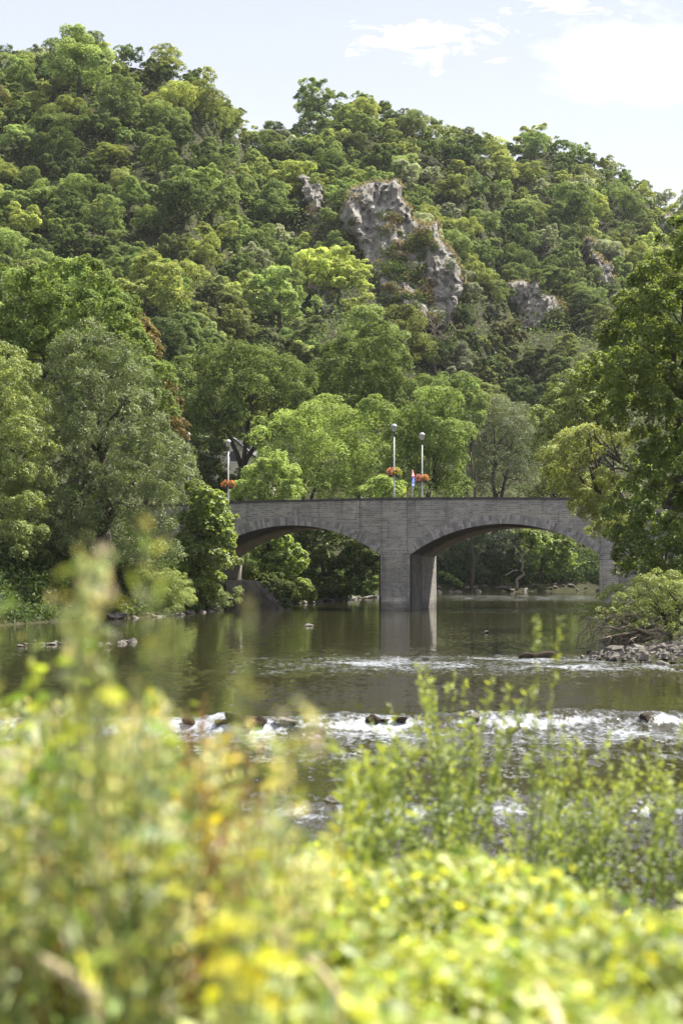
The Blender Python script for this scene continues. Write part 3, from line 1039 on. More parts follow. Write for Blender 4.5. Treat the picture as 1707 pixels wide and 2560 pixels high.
# stones along the weir
weir_rocks = [(547, 1637, 0.27, 'large brown boulder'), (570, 1634, 0.27, 'round dark boulder topped with moss'), (512, 1650, 0.15, 'small wet stone'), (436, 1655, 0.16, 'wet brown stone'),
              (596, 1643, 0.17, 'low grey stone'), (650, 1645, 0.18, 'flat pale stone'), (668, 1650, 0.16, 'pale stone'), (705, 1648, 0.14, 'dark stone'),
              (858, 1652, 0.17, 'dark wet stone'), (882, 1648, 0.12, 'small dark stone'), (918, 1645, 0.16, 'blackish wet stone'), (745, 1646, 0.13, 'small brown stone'), (1085, 1640, 0.2, 'pale wet stone'),
              (1480, 1620, 0.15, 'dark stone')]
weir_rocks.sort()
for k, (dx, dy, s_, d_) in enumerate(weir_rocks):
    Y = float(weir1(np.array([(dx * K - CX) / FPX * 30.5]))[0]) - 0.25
    p_ = px(dx, dy, Y)
    stone_at(p_.x, p_.y, -0.12 + s_ * 0.3, s_, '%s at the lip of the weir, %s from the left' % (d_, ordinal(k + 1)), 'stones on the weir', wet=('pale' not in d_))
for k, (dx, dy, s_, lab) in enumerate([(760, 1806, 0.13, 'flat pale stone on the nearer small weir'), (1520, 1787, 0.14, 'wet grey stone showing among the willow shoots at the right edge')]):
    Y = 21.3
    p_ = px(dx, dy, Y)
    stone_at(p_.x, p_.y, -0.3, s_, lab, None)
for dx, dy, Y, s_, lab in [(709, 1442, 79.5, 0.2, 'lone pale rock breaking calm water below the left arch'), (1115, 1461, 71, 0.17, 'small pale rock in midstream below the pier'),
                           (1385, 1404, 104, 0.55, 'dark rock in the current under the right arch'), (1404, 1407, 101, 0.4, 'flat dark rock just right of another under the right arch')]:
    stone_at(px(dx, dy, Y).x, Y, 0.04, s_, lab, None, wet='dark' in lab, squash=0.8)

# driftwood log in midstream
lp = px(1238, 1506, 50.6)
mb = MB()
mb.tube([(-0.62, 0.1, 0.0), (-0.45, 0, 0.07), (-0.15, -.05, 0.05), (0.2, 0.05, 0.09), (0.42, 0, 0.1), (0.62, -.1, 0.0)], [0.06, 0.12, 0.10, 0.13, 0.12, 0.05], 9)
mb.tube([(-0.35, 0, 0.1), (-0.42, .05, 0.22)], [0.05, 0.015], 6)
mb.tube([(0.3, 0, 0.14), (0.36, .05, 0.24)], [0.04, 0.015], 6)
tag(mb.build('driftwood_log', ROCK_WET, None, True, (lp.x, lp.y, 0.0)), 'dark brown driftwood log stranded in the riffle left of the gravel bar', 'log')


def shore_point(poly_seg, f):
    ds = [math.dist(poly_seg[i], poly_seg[i + 1]) for i in range(len(poly_seg) - 1)]
    L_ = f * sum(ds)
    for i, d_ in enumerate(ds):
        if L_ <= d_:
            a, b = poly_seg[i], poly_seg[i + 1]
            return (a[0] + (b[0] - a[0]) * L_ / d_, a[1] + (b[1] - a[1]) * L_ / d_)
        L_ -= d_
    return poly_seg[-1]


def shore_rocks(seg, n, s0, s1, where, group, spread):
    pos = []
    for k in range(n):
        x, y = shore_point(seg, (k + rock_rng.random()) / n)
        x += rock_rng.uniform(-0.2, spread * 0.5)
        y += rock_rng.uniform(-0.1, spread)
        pos.append((x / y, x, y, rock_rng.uniform(s0, s1) * (1.4 if rock_rng.random() < 0.15 else 1)))
    pos.sort()
    for k, (_, x, y, s_) in enumerate(pos):
        z = max(gz1(x, y), -0.05) + s_ * 0.12
        stone_at(x, y, z, s_, 'grey angular stone at the waterline %s, %s from the left' % (where, ordinal(k + 1)), group)


shore_rocks([(-13.5, 90), (-11.2, 94), (-9.3, 106), (-8.6, 111)], 34, 0.16, 0.42, 'below the two bank shrubs', 'riprap stones along the near left bank', 0.8)
shore_rocks([(-6.6, 121), (-2.6, 137), (4.4, 170)], 34, 0.2, 0.5, 'seen through the left arch', 'riprap stones under the left arch', 1.2)
shore_rocks([(9, 190), (12, 204), (24, 211), (36, 214.5)], 44, 0.22, 0.55, 'seen through the right arch', 'riprap stones of the far bank', 2.0)
# the low stone bar at the left edge
pos = sorted(rock_rng.uniform(2, 330) for _ in range(22))
for k, dx in enumerate(pos):
    Y = rock_rng.uniform(58, 63)
    s_ = rock_rng.uniform(0.08, 0.2)
    p_ = px(dx, 1480, Y)
    stone_at(p_.x, Y, 0.03, s_, 'pale brown stone of the low bar at the left edge, %s from the left' % ordinal(k + 1), 'stones of the left bar')


# gravel bar on the right
def gravel_object():
    rr = np.random.default_rng(77)
    n = 4200
    X = 13 + rr.normal(0, 3.4, n)
    Y = 50.2 + rr.normal(0, 2.1, n)
    z = gz(X, Y)
    ok = (z > -0.12) & (X > 6.8) & (np.hypot((X - 13) / 1.6, Y - 50.2) < 5.0)
    X, Y, z = X[ok], Y[ok], z[ok]
    n = len(X)
    s_ = np.exp(rr.normal(-2.55, 0.45, n))
    base = np.array([(-1, -.7, 0), (1, -.8, 0), (.9, .8, 0), (-.8, .9, 0), (-.5, -.5, .7), (.6, -.4, .8), (.5, .5, .65), (-.6, .4, .75)], float)
    jit = rr.normal(0, 0.16, (n, 8, 3))
    v = (base[None] + jit) * s_[:, None, None]
    ang = rr.uniform(0, 6.28, n)
    ca, sa = np.cos(ang)[:, None], np.sin(ang)[:, None]
    vx, vy = v[..., 0] * ca - v[..., 1] * sa, v[..., 0] * sa + v[..., 1] * ca
    v = np.stack([vx + X[:, None], vy + Y[:, None], v[..., 2] + z[:, None] - 0.01], -1)
    fq = np.array([(4, 5, 6, 7), (0, 1, 5, 4), (1, 2, 6, 5), (2, 3, 7, 6), (3, 0, 4, 7)])
    q_ = (np.arange(n)[:, None, None] * 8 + fq[None]).reshape(-1, 4)
    return mesh_arrays('gravel', v.reshape(-1, 3), q_, None, [GRAVEL])


tag(link('gravel', gravel_object()), 'grey gravel bar reaching into the river under the leaning willow', 'gravel', kind='stuff')
for k, (dx, dy, Y, s_, lab) in enumerate([(1523, 1532, 46.6, .2, 'single grey stone in the water before the gravel bar'), (1405, 1499, 51.6, 0.24, 'flat pale slab at the tip of the gravel bar'),
                                          (1470, 1466, 56, 0.42, 'wide flat rock under the leaning willow trunk'), (1408, 1520, 48.8, .22, 'grey stone on the near edge of the gravel bar')]):
    p_ = px(dx, dy, Y)
    stone_at(p_.x, Y, max(gz1(p_.x, Y), 0.0) + s_ * .2, s_, lab, None, squash=.8)


# ---------------------------------------------------------------- limestone outcrops on the hill
def ray_hit(dx, dy, Y0=150, Y1=520):
    Yv = np.linspace(Y0, Y1, 900)
    X = (dx * K - CX) / FPX * Yv
    Zr = CAMZ + (HY - dy * K) / FPX * Yv
    hit = np.nonzero(gz(X, Yv) > Zr)[0]
    return float(Yv[hit[0]]) if len(hit) else None


def cliff(outline, depth, label, seed, Yc=None, cell=0.4, lean=0.85, grass_top=True, scrub=None, nscrub=0, band=0.5):
    cx_ = sum(p_[0] for p_ in outline) / len(outline)
    by = max(p_[1] for p_ in outline)
    Yc = Yc or (ray_hit(cx_, by - 12) or 300)
    Yc = Yc - 1.5
    poly = np.array([[(px(a, b, Yc)).x, (px(a, b, Yc)).z] for a, b in outline])
    x0, z0 = poly.min(0)
    x1, z1 = poly.max(0)
    xs_, zs_ = np.arange(x0 - cell, x1 + 2 * cell, cell), np.arange(z0 - cell, z1 + 2 * cell, cell)
    XX, ZZ = np.meshgrid(xs_, zs_)
    jag = (fbm(XX / 1.6, ZZ / 1.6, seed + 3, 3) - 0.5) * 2.6
    d = -poly_dist(poly, XX, ZZ) + jag * 0.9
    # craggy relief: slanting slabs, ledges, vertical flutes and clefts
    wx_ = XX + (fbm(XX / 3, ZZ / 3, seed + 31, 3) - .5) * 3
    slab = fbm(wx_ / 4.5 + ZZ / 11, ZZ / 10.0, seed + 9, 2)
    step = np.floor(slab * 9) / 9 + 0.25 * np.floor(fbm(wx_ / 2 + 7, ZZ / 3.2, seed + 13, 2) * 6) / 6
    flute = np.abs(fbm(wx_ / 1.5, ZZ / 7.0, seed, 3) - 0.5)
    cleft = np.clip(1 - np.abs(fbm(wx_ / 5, ZZ / 14.0, seed + 51, 2) - 0.5) / 0.035, 0, 1)
    led = ((ZZ * 0.16 + (fbm(XX / 6, ZZ / 6, seed + 71, 2)) * 2.2) % 1.0)
    bulge = depth * 0.55 * np.clip(np.maximum(d, 0) / 1.2, 0, 1) ** 0.5 + (step - 0.6) * 6.2 + flute * 3.2 - cleft * 1.6 - led * 0.7 + (fbm(XX / 0.9, ZZ / 0.9, seed + 5, 2) - .5) * 0.9
    yy = Yc + 2.0 - bulge + (ZZ - z0) * lean
    nx, nz = len(xs_), len(zs_)
    inside = d > 0
    keep = inside[:-1, :-1] & inside[1:, :-1] & inside[:-1, 1:] & inside[1:, 1:]
    org = np.array([(x0 + x1) / 2, Yc, z0])
    lean_y = Yc + (ZZ - z0) * lean                    # the leaning plane the face is carved from
    PX, PZ = XX / Yc * lean_y, CAMZ + (ZZ - CAMZ) / Yc * lean_y
    front = np.stack([PX, yy, PZ], -1).reshape(-1, 3) - org
    back = np.stack([PX, lean_y + 12, PZ], -1).reshape(-1, 3) - org
    N = nx * nz
    jj, ii = np.nonzero(keep)
    b = jj * nx + ii
    F = [np.stack([b, b + 1, b + nx + 1, b + nx], 1), np.stack([b + N, b + nx + N, b + nx + 1 + N, b + 1 + N], 1)]
    kp = np.pad(keep, 1)
    for dj, di, e0, e1 in ((-1, 0, 0, 1), (1, 0, nx + 1, nx), (0, -1, nx, 0), (0, 1, 1, nx + 1)):
        edge = keep & ~kp[1 + dj:1 + dj + keep.shape[0], 1 + di:1 + di + keep.shape[1]]
        j2, i2 = np.nonzero(edge)
        b2 = j2 * nx + i2
        F.append(np.stack([b2 + e0, b2 + e0 + N, b2 + e1 + N, b2 + e1], 1))
    allv = np.concatenate([front, back])
    F = np.concatenate(F)
    used, inv = np.unique(F, return_inverse=True)
    root = empty('rock_outcrop', org, 0, label, 'rock outcrop', 'limestone outcrops on the hill')
    link('rock_face', mesh_arrays('rock_face', allv[used], inv.reshape(F.shape), None, [CLIFF]), root)
    # dry grass and scrub tufts along the top edges and ledges
    rr = np.random.default_rng(seed)
    topcells = keep & ~kp[2:, 1:-1]
    j2, i2 = np.nonzero(topcells)
    if grass_top and len(j2):
        n_ = 52 * len(j2)
        pick = rr.integers(0, len(j2), n_)
        bb = (j2[pick] + 1) * nx + i2[pick]
        base = front[bb] + np.stack([rr.uniform(-.4, .8, n_), rr.uniform(-.6, 3.5, n_), rr.uniform(-band, 0.25, n_)], 1)
        ax = np.stack([rr.normal(0, .45, n_), rr.normal(0, .45, n_), rr.uniform(.5, 1.2, n_)], 1)
        v = leaf_cards(rr, base + ax * 0.2, rr.normal(size=(n_, 3)), ax, rr.uniform(.5, 1.0, n_), 0.2)
        tn = tints(rr, n_, (0.31, 0.255, 0.14), .25)
        gr = rr.random(n_) < 0.3
        tn[gr] = tints(rr, gr.sum(), (0.10, 0.12, 0.03), .25)
        link('grass_clumps', mesh_arrays('grass_clumps', v, quads(n_), np.repeat(tn, 4, 0), [DRYGRASS]), root)
    # shrubs rooted in the cracks
    jj, ii = np.nonzero(keep)
    cells = jj * nx + ii
    cells_pick = list(cells[rr.integers(0, len(cells), max(3, len(jj) // 150))])
    if scrub is not None:                             # the overgrown part of the wall
        sp = np.array([[(px(a, b, Yc)).x, (px(a, b, Yc)).z] for a, b in scrub])
        ins = cells[poly_dist(sp, XX[jj, ii], ZZ[jj, ii]) < 0]
        if len(ins):
            cells_pick += list(ins[rr.integers(0, len(ins), nscrub)])
    allp, allt, alln = [], [], []
    for b3 in cells_pick:
        m_ = int(rr.integers(90, 260))
        rad = rr.uniform(.6, 1.9)
        dd = ball_dirs(rr, m_)
        allp.append(front[b3] + dd * rad * rr.uniform(.4, 1, (m_, 1)) * np.array([1.2, .7, .9]) + np.array([0, -.4, 0]))
        alln.append(dd * .6 + np.array([0, 0, .6]))
        q_ = rr.random()
        allt.append(tints(rr, m_, (0.085, 0.125, 0.034) if q_ < .6 else ((0.15, 0.185, 0.045) if q_ < .8 else (0.17, 0.135, 0.06)), .3))
    P_, N_, T_ = np.concatenate(allp), np.concatenate(alln), np.concatenate(allt)
    v = leaf_cards(rr, P_, N_ + rr.normal(0, .5, P_.shape), rr.normal(size=P_.shape), rr.uniform(.25, .5, len(P_)), .26)
    link('scrub_clumps', mesh_arrays('scrub_clumps', v, quads(len(P_)), np.repeat(T_, 4, 0), [LEAF]), root)
    return root


CLIFFS = [
    ([(785, 455), (800, 438), (838, 425), (868, 408), (895, 412), (922, 428), (932, 470), (950, 505), (985, 520), (1003, 505), (1017, 548), (1045, 575), (1062, 625), (1068, 665), (1045, 710), (1028, 745), (1000, 748),
      (955, 745), (905, 725), (865, 690), (845, 620), (815, 550), (785, 530), (776, 490)], 7,
     'largest grey limestone cliff in the middle of the hillside, stepping down to the right',
     [(895, 500), (940, 470), (985, 520), (990, 575), (960, 600), (985, 650), (1012, 668), (1000, 740), (955, 745), (905, 725), (865, 690), (855, 630), (880, 590), (905, 570)], 85),
    ([(690, 405), (715, 400), (742, 420), (740, 470), (728, 520), (705, 500), (695, 450)], 4, 'narrow shaded cliff just left of the tallest rock face', None, 0),
    ([(712, 655), (730, 648), (752, 655), (765, 672), (776, 700), (772, 730), (740, 728), (725, 690)], 4, 'small rounded crag topped with rusty grass, left of the spur', None, 0),
    ([(1165, 655), (1205, 636), (1228, 648), (1250, 670), (1285, 690), (1305, 712), (1300, 735), (1265, 740), (1235, 762), (1200, 760), (1188, 720), (1165, 690)], 5,
     'pale streaked crag with straw-coloured grass along its sloping top', [(1265, 690), (1305, 712), (1300, 740), (1262, 740)], 8),
    ([(1342, 535), (1362, 545), (1372, 572), (1400, 600), (1412, 630), (1425, 655), (1435, 688), (1418, 700), (1400, 690), (1385, 640), (1360, 590), (1345, 565)], 4,
     'thin grey rock rib running down toward the dark tree on the right', None, 0),
    ([(1518, 492), (1538, 488), (1556, 512), (1552, 548), (1525, 555), (1515, 525)], 4, 'grey crag high at the right edge above the dark tree', None, 0),
    ([(1345, 742), (1365, 752), (1380, 775), (1370, 790), (1350, 775)], 3, 'small brownish rock low on the slope beside the dark tree', None, 0),
]
CLIFF_POLYS = [c[0] for c in CLIFFS]
CLIFF_Y = []
for k, (ol, dp, lab, sc_, ns_) in enumerate(CLIFFS):
    c_ = cliff(ol, dp, lab, 300 + k * 17, grass_top=(k != 1), scrub=sc_, nscrub=ns_, band=(1.7 if k in (2, 3) else 0.5))
    CLIFF_Y.append(c_.location.y)

# ---------------------------------------------------------------- trees
def crown_arrays(rng, lobes, n, L, Wd, up=0.8, droop=0.0, sub=13, sub_r=0.36, tv=0.24, hue=0.08, shell=0.72, zsq=0.85, cull=0.62, axis_out=0.0, lowkeep=0.45):
    """lobes (m,4) -> leaf corners and tints; leaves sit on small clumps spread over each lobe"""
    lobes = np.asarray(lobes, float)
    subs, sval = [], []
    for l in lobes:
        k = max(4, int(sub * rng.uniform(0.8, 1.25)))
        d = ball_dirs(rng, k)
        low = d[:, 2] < -0.25
        flip = low & (rng.random(k) > lowkeep)
        d[flip, 2] *= -1
        c = l[:3] + d * l[3] * rng.uniform(0.5, 0.95, (k, 1)) * np.array([1, 1, zsq])
        r = l[3] * sub_r * rng.uniform(0.65, 1.3, k)
        subs.append(np.concatenate([c, r[:, None]], 1))
        sval.append(np.exp(rng.normal(0, 0.13, k)) * math.exp(rng.normal(0, 0.10)))
    subs = np.concatenate(subs)
    sval = np.concatenate(sval)
    wgt = subs[:, 3] ** 2
    m_ = int(n * 1.35)
    idx = rng.choice(len(subs), m_, p=wgt / wgt.sum())
    d = ball_dirs(rng, m_)
    flip = (d[:, 2] < -0.2) & (rng.random(m_) > lowkeep)
    d[flip, 2] *= -1
    rad = shell + (1 - shell) * rng.random(m_) ** 0.6 + np.abs(rng.normal(0, 0.10, m_))
    pos = subs[idx, :3] + d * (subs[idx, 3] * rad)[:, None] * np.array([1, 1, zsq])
    if droop:
        pos[:, 2] -= droop * np.abs(rng.normal(0, 1, m_)) * subs[idx, 3]
    keep = np.ones(m_, bool)
    for l in lobes:
        q_ = (pos - l[:3]) / np.array([1, 1, zsq])
        keep &= (np.einsum('ij,ij->i', q_, q_) > (cull * l[3]) ** 2)
    pos, d, idx = pos[keep][:n], d[keep][:n], idx[keep][:n]
    n = len(pos)
    nrm = d * 0.55 + np.array([0, 0, up]) + rng.normal(0, 0.40, (n, 3))
    ax = rng.normal(0, 1, (n, 3)) + d * axis_out + np.array([0, 0, -droop * 2.2])
    v = leaf_cards(rng, pos, nrm, ax, L * np.exp(rng.normal(0, 0.22, n)), Wd * np.exp(rng.normal(0, 0.2, n)))
    tn = tints(rng, n, (1, 1, 1), tv, hue) * sval[idx][:, None]
    return v, tn


def limb(rng, mb, a, b, r0, r1, wob=0.12, k=4, sides=6):
    a, b = np.asarray(a, float), np.asarray(b, float)
    L_ = np.linalg.norm(b - a)
    pts, rs = [], []
    for i in range(k + 1):
        t_ = i / k
        p_ = a + (b - a) * t_ + (rng.normal(0, wob * L_ * 0.25, 3) * math.sin(math.pi * t_))
        p_[2] += 0.10 * L_ * math.sin(math.pi * t_) * (1 if b[2] > a[2] else 0.4)
        pts.append(p_)
        rs.append(r0 + (r1 - r0) * t_)
    mb.tube(pts, rs, sides)
    return pts


def trunk_mesh(rng, base, lobes, r0, lean_to=None, limbs=9, fork=0.42, mat_=None):
    mb = MB()
    lobes = np.asarray(lobes, float)
    cen = np.average(lobes[:, :3], axis=0, weights=lobes[:, 3] ** 2)
    base = np.asarray(base, float)
    forkp = base + (cen - base) * fork
    forkp[0] += rng.normal(0, .03) * np.linalg.norm(cen - base)
    limb(rng, mb, base - np.array([0, 0, 0.5]), forkp, r0 * 1.15, r0 * 0.72, 0.1, 5, 9)
    order = np.argsort(-lobes[:, 3] * rng.uniform(.6, 1.2, len(lobes)))[:limbs]
    mids = []
    for j in range(min(3, len(order))):
        tgt = lobes[order[j], :3]
        mid = forkp + (tgt - forkp) * 0.5 + rng.normal(0, .05, 3)
        limb(rng, mb, forkp, mid, r0 * 0.62, r0 * 0.38, 0.15, 4, 7)
        mids.append(mid)
    for q_ in order:
        tgt = lobes[q_, :3]
        src = min(mids, key=lambda s_: np.linalg.norm(s_ - tgt))
        limb(rng, mb, src, tgt, r0 * 0.3, r0 * 0.06, 0.2, 4, 5)
        for _ in range(2):
            e = tgt + ball_dirs(rng, 1)[0] * lobes[q_, 3] * 0.8
            limb(rng, mb, src + (tgt - src) * 0.7, e, r0 * 0.1, r0 * 0.025, 0.2, 3, 4)
    return mb


HUES = {}
NT_TREES = 0


def make_tree(name, label, base, lobes, n, L, Wd, color, r0=0.25, cat='tree', group=None, seed=0, mat_=None, bark=None, limbs=9, fork=0.42, crown_name='crown', **kw):
    rng = np.random.default_rng(seed + 1000)
    base = np.asarray(base, float)
    lobes = np.asarray(lobes, float).copy()
    lobes[:, :3] -= base
    root = empty(name, base, 0, label, cat, group)
    tm = trunk_mesh(rng, (0, 0, 0), lobes, r0, limbs=limbs, fork=fork)
    tm.build('trunk' if cat == 'tree' else 'stems', bark or BARK, root, True)
    v, tn = crown_arrays(rng, lobes, n, L, Wd, **kw)
    cr = link(crown_name, mesh_arrays(crown_name, v, quads(len(v) // 4), np.repeat(tn, 4, 0), [mat_ or LEAF]), root)
    cr.color = tuple(color) + (1,)
    return root


def px_lobes(rng, spots, Y, depth, layers=3):
    """crown clumps (column, row, radius in measured pixels) -> clumps in space, repeated through the crown's depth"""
    o = []
    for (dx, dy, r) in spots:
        for k in range(layers):
            f = (k - (layers - 1) / 2) / max(1, (layers - 1) / 2) if layers > 1 else 0
            yy = Y + f * depth * 0.5 + rng.normal(0, depth * 0.07)
            p_ = px(dx, dy, Y)
            rr_ = r * mpp(Y) * (1.0 if abs(f) < .5 else 0.85)
            o.append((p_.x + rng.normal(0, .25) * rr_ * (abs(f) > .2), yy, p_.z - (0.15 * abs(f)) * rr_ * 1.5 + rng.normal(0, .15) * rr_ * (abs(f) > .2), rr_))
    return o


def auto_lobes(rng, c, rx, ry, rz, m_, rl, low=-0.5):
    """clumps over an egg-shaped crown"""
    o = []
    tries = 0
    while len(o) < m_ and tries < 4000:
        tries += 1
        d = ball_dirs(rng, 1)[0]
        if d[2] < low:
            continue
        k = rng.uniform(0.40, 0.95)
        o.append((c[0] + d[0] * rx * k, c[1] + d[1] * ry * k, c[2] + d[2] * rz * k, rl * rng.uniform(0.5, 1.2)))
    o.append((c[0], c[1], c[2] + rz * 0.1, rl * 1.25))
    return o


# ---- woodland on the hill: a dozen crown shapes, copied
PROTO = []
for k in range(12):
    rng = np.random.default_rng(500 + k)
    kind = k % 6
    if kind == 0:                                     # broad round oak
        lob = auto_lobes(rng, (0, 0, 4.6), 5.0, 5.0, 4.4, 18, 2.0)
        a = (17000, 0.27, 0.2, dict(sub=14))
    elif kind == 1:                                   # ash with separate puffs
        lob = auto_lobes(rng, (0, 0, 5.0), 4.6, 4.6, 5.2, 19, 1.45)
        a = (15000, 0.29, 0.18, dict(sub=10, sub_r=.42, shell=.6))
    elif kind == 2:                                   # tall oval
        lob = auto_lobes(rng, (0, 0, 5.4), 4.0, 4.0, 5.8, 18, 1.7)
        a = (16000, 0.27, 0.19, dict(sub=14))
    elif kind == 3:                                   # flat layered
        lob = auto_lobes(rng, (0, 0, 4.6), 5.2, 5.2, 3.8, 19, 1.6)
        a = (15000, 0.29, 0.18, dict(sub=11, zsq=.6, sub_r=.42))
    elif kind == 4:                                   # open, ragged
        lob = auto_lobes(rng, (0, 0, 4.7), 4.7, 4.7, 4.7, 17, 1.4)
        a = (13500, 0.28, 0.18, dict(sub=9, sub_r=.38, shell=.55))
    else:                                             # dense hornbeam, fine-leaved
        lob = auto_lobes(rng, (0, 0, 4.7), 4.6, 4.6, 4.6, 19, 1.8)
        a = (18000, 0.24, 0.17, dict(sub=16, sub_r=.33))
    rt = make_tree('hill_tree', None, (0, 0, 0), lob, a[0], a[1], a[2], (.1, .1, .1), 0.24, seed=600 + k, limbs=8, **a[3])
    PROTO.append(rt)

TONES = [('deep green', (0.120, 0.180, 0.056), 26), ('mid green', (0.175, 0.245, 0.078), 32), ('yellowish green', (0.250, 0.310, 0.085), 19),
         ('silvery grey-green', (0.27, 0.32, 0.20), 9), ('olive green', (0.165, 0.220, 0.080), 9), ('pale lime green', (0.30, 0.37, 0.12), 8), ('brownish olive', (0.19, 0.20, 0.08), 1)]
SHAPES = ['broad round', 'puffy open', 'tall oval', 'flat layered', 'ragged loose', 'dense fine-leaved']


def project(p_):
    return ((p_[0] / p_[1] * FPX + CX) / K, (HY - (p_[2] - CAMZ) / p_[1] * FPX) / K)


hill_rng = np.random.default_rng(9)
cand = []
placed = []
tries = 0
while tries < 40000:
    tries += 1
    Y = math.sqrt(hill_rng.uniform(166 ** 2, 462 ** 2))
    a_ = hill_rng.uniform(-0.228, 0.228)
    cand.append((a_ * Y, Y))
cand = np.array(cand)
cz = gz(cand[:, 0], cand[:, 1])
cdx, cE, cYr, cYb = ridge(cand[:, 0] / cand[:, 1])
ct = (cand[:, 1] - cYb) / (cYr - cYb)
cliff_polys_np = [np.array(c_, float) for c_ in CLIFF_POLYS]
pz = cz + 5.0
pdx, pdy = (cand[:, 0] / cand[:, 1] * FPX + CX) / K, (HY - (pz - CAMZ) / cand[:, 1] * FPX) / K
okc = (ct > 0.02) & (ct < 1.03) & (pdy < 985) & (pdx > -70) & (pdx < 1640)
okc &= ~(((pdx < 380) & (pdy > 830)) | ((pdx > 1400) & (pdy > 820)) | ((pdx > 640) & (pdx < 930) & (pdy > 890)) | ((pdx < 700) & (pdy > 930)))
srand = np.exp(hill_rng.normal(-0.26, 0.25, len(cand)))
srand = np.clip(srand, 0.5, 1.3) * np.where((pdx > 940) & (pdx < 1330) & (pdy > 690), 0.75, 1.0) * np.where(ct > .9, .9, 1.0)
rpx = 4.4 * srand / mpp(cand[:, 1])
for poly, yc in zip(cliff_polys_np, CLIFF_Y):         # keep the rock faces in sight
    d_ = poly_dist(poly, pdx, pdy)
    okc &= ~((d_ < rpx * (0.85 if len(poly) > 8 else 1.15)) & (cand[:, 1] < yc + 4)) & ~((d_ < rpx * 0.35) & (cand[:, 1] < yc + 18))
idx_ = np.nonzero(okc)[0]
PL = np.zeros((0, 3))
for i in idx_:
    x, y = cand[i]
    rad = 4.15 * srand[i]
    if len(PL) and np.any((PL[:, 0] - x) ** 2 + (PL[:, 1] - y) ** 2 < (0.86 * (rad + PL[:, 2])) ** 2):
        continue
    PL = np.vstack([PL, (x, y, rad)])
placed = [tuple(p_) for p_ in PL]
# the 300 that show largest stand alone; the small ones between them are one mass
vis = lambda q_: q_[2] / q_[1]
placed.sort(key=vis, reverse=True)
small = placed[298:]
placed = placed[:298]
recs = []
TW = np.array([t_[2] for t_ in TONES], float)
used_proto = set()
for (x, y, rad) in placed:
    s_ = rad / 4.15
    z = gz1(x, y)
    sdx, sdy = project((x, y, z + 5 * s_))
    k = int(hill_rng.integers(0, 12))
    zone = vnoise(x / 26.0, y / 30.0, 61)
    wt = TW * np.array([1.6, 1.2, .6, .8, 1, .5, .8]) if zone < 0.45 else TW * np.array([.6, 1, 1.5, 1.1, 1, 1.6, .8])
    if sdx > 940 and sdy > 700:  # deeper tones weighted up, for the gully's shade
        wt = TW * np.array([2.2, 1.2, .5, .6, 1.2, .3, .5])
    ti = int(hill_rng.choice(len(TONES), p=wt / wt.sum()))
    src = PROTO[k]
    o = src if k not in used_proto else copy_tree(src)
    used_proto.add(k)
    o.location = (x, y, z - 0.4)
    o.rotation_euler = (hill_rng.normal(0, .04), hill_rng.normal(0, .04), hill_rng.uniform(0, 6.28))
    hs_ = s_ * hill_rng.uniform(.9, 1.15)
    o.scale = (s_ * 1.14, s_ * 1.14, hs_)
    col = np.array(TONES[ti][1]) * math.exp(hill_rng.normal(0, .24)) * np.array([1.26, 1.20, 1.42])
    if 840 < sdx < 1340 and sdy > 650:                # shade of the gully put into the crown colours
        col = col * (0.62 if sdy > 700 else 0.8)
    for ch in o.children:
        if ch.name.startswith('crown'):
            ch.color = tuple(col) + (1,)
    recs.append(dict(o=o, dx=sdx, dy=sdy, tone=TONES[ti][0], shape=SHAPES[k % 6]))
for k in range(12):
    if k not in used_proto:
        for ch in list(PROTO[k].children):
            bpy.data.objects.remove(ch)
        bpy.data.objects.remove(PROTO[k])

# a label for each: colour and habit, which part of the hill, and its rank among its likes there
groups_ = {}
for r_ in recs:
    sky_y = np.interp(r_['dx'], SKY_DX, SKY_DY)
    dd = r_['dy'] - sky_y
    hill = 'left hill' if r_['dx'] < 545 else ('middle hill' if r_['dx'] < 1140 else 'right hill')
    band = 'on the skyline of the' if dd < 55 else ('high on the' if dd < 190 else ('halfway up the' if dd < 370 else 'low on the'))
    r_['key'] = (r_['tone'], band, hill)
    groups_.setdefault(r_['key'], []).append(r_)
for key, L_ in groups_.items():
    L_.sort(key=lambda r_: r_['dx'])
    for k, r_ in enumerate(L_):
        tone, band, hill = key
        if len(L_) == 1:
            lab = 'only %s tree %s %s, %s' % (tone, band, hill, r_['shape'])
        else:
            lab = '%s %s tree %s %s, %s from the left of that colour there' % (r_['shape'], tone, band, hill, ordinal(k + 1))
        if len(lab.split()) > 16:
            lab = '%s tree %s %s, %s of that colour from left' % (tone, band, hill, ordinal(k + 1))
        tag(r_['o'], lab, 'tree', 'woodland trees on the hill')


# ---- the lesser trees between them: one mass
SV, STN = [], []
srng = np.random.default_rng(88)
for q_, (x, y, rad) in enumerate(small[:430]):
    s_ = rad / 4.15
    z = gz1(x, y)
    lob = np.array(auto_lobes(srng, (x, y, z + 4.0 * s_), 4.9 * s_, 4.9 * s_, 4.6 * s_, 9, 1.9 * s_))
    v, tn = crown_arrays(srng, lob, 1900, .42, .30, sub=8, sub_r=.42)
    ti = int(srng.choice(len(TONES), p=TW / TW.sum()))
    col = np.array(TONES[ti][1]) * math.exp(srng.normal(0, .2)) * np.array([1.26, 1.20, 1.42])
    sdx, sdy = project((x, y, z + 4))
    if 840 < sdx < 1340 and sdy > 650:  # same gully shade in the colour of the small crowns
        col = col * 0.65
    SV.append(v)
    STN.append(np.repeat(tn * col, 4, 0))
if SV:
    SV, STN = np.concatenate(SV), np.concatenate(STN)
    tag(link('woodland', mesh_arrays('woodland', SV, quads(len(SV) // 4), STN, [LEAF])), 'mass of small trees filling in between the larger trees of the hill', 'woodland', kind='stuff')


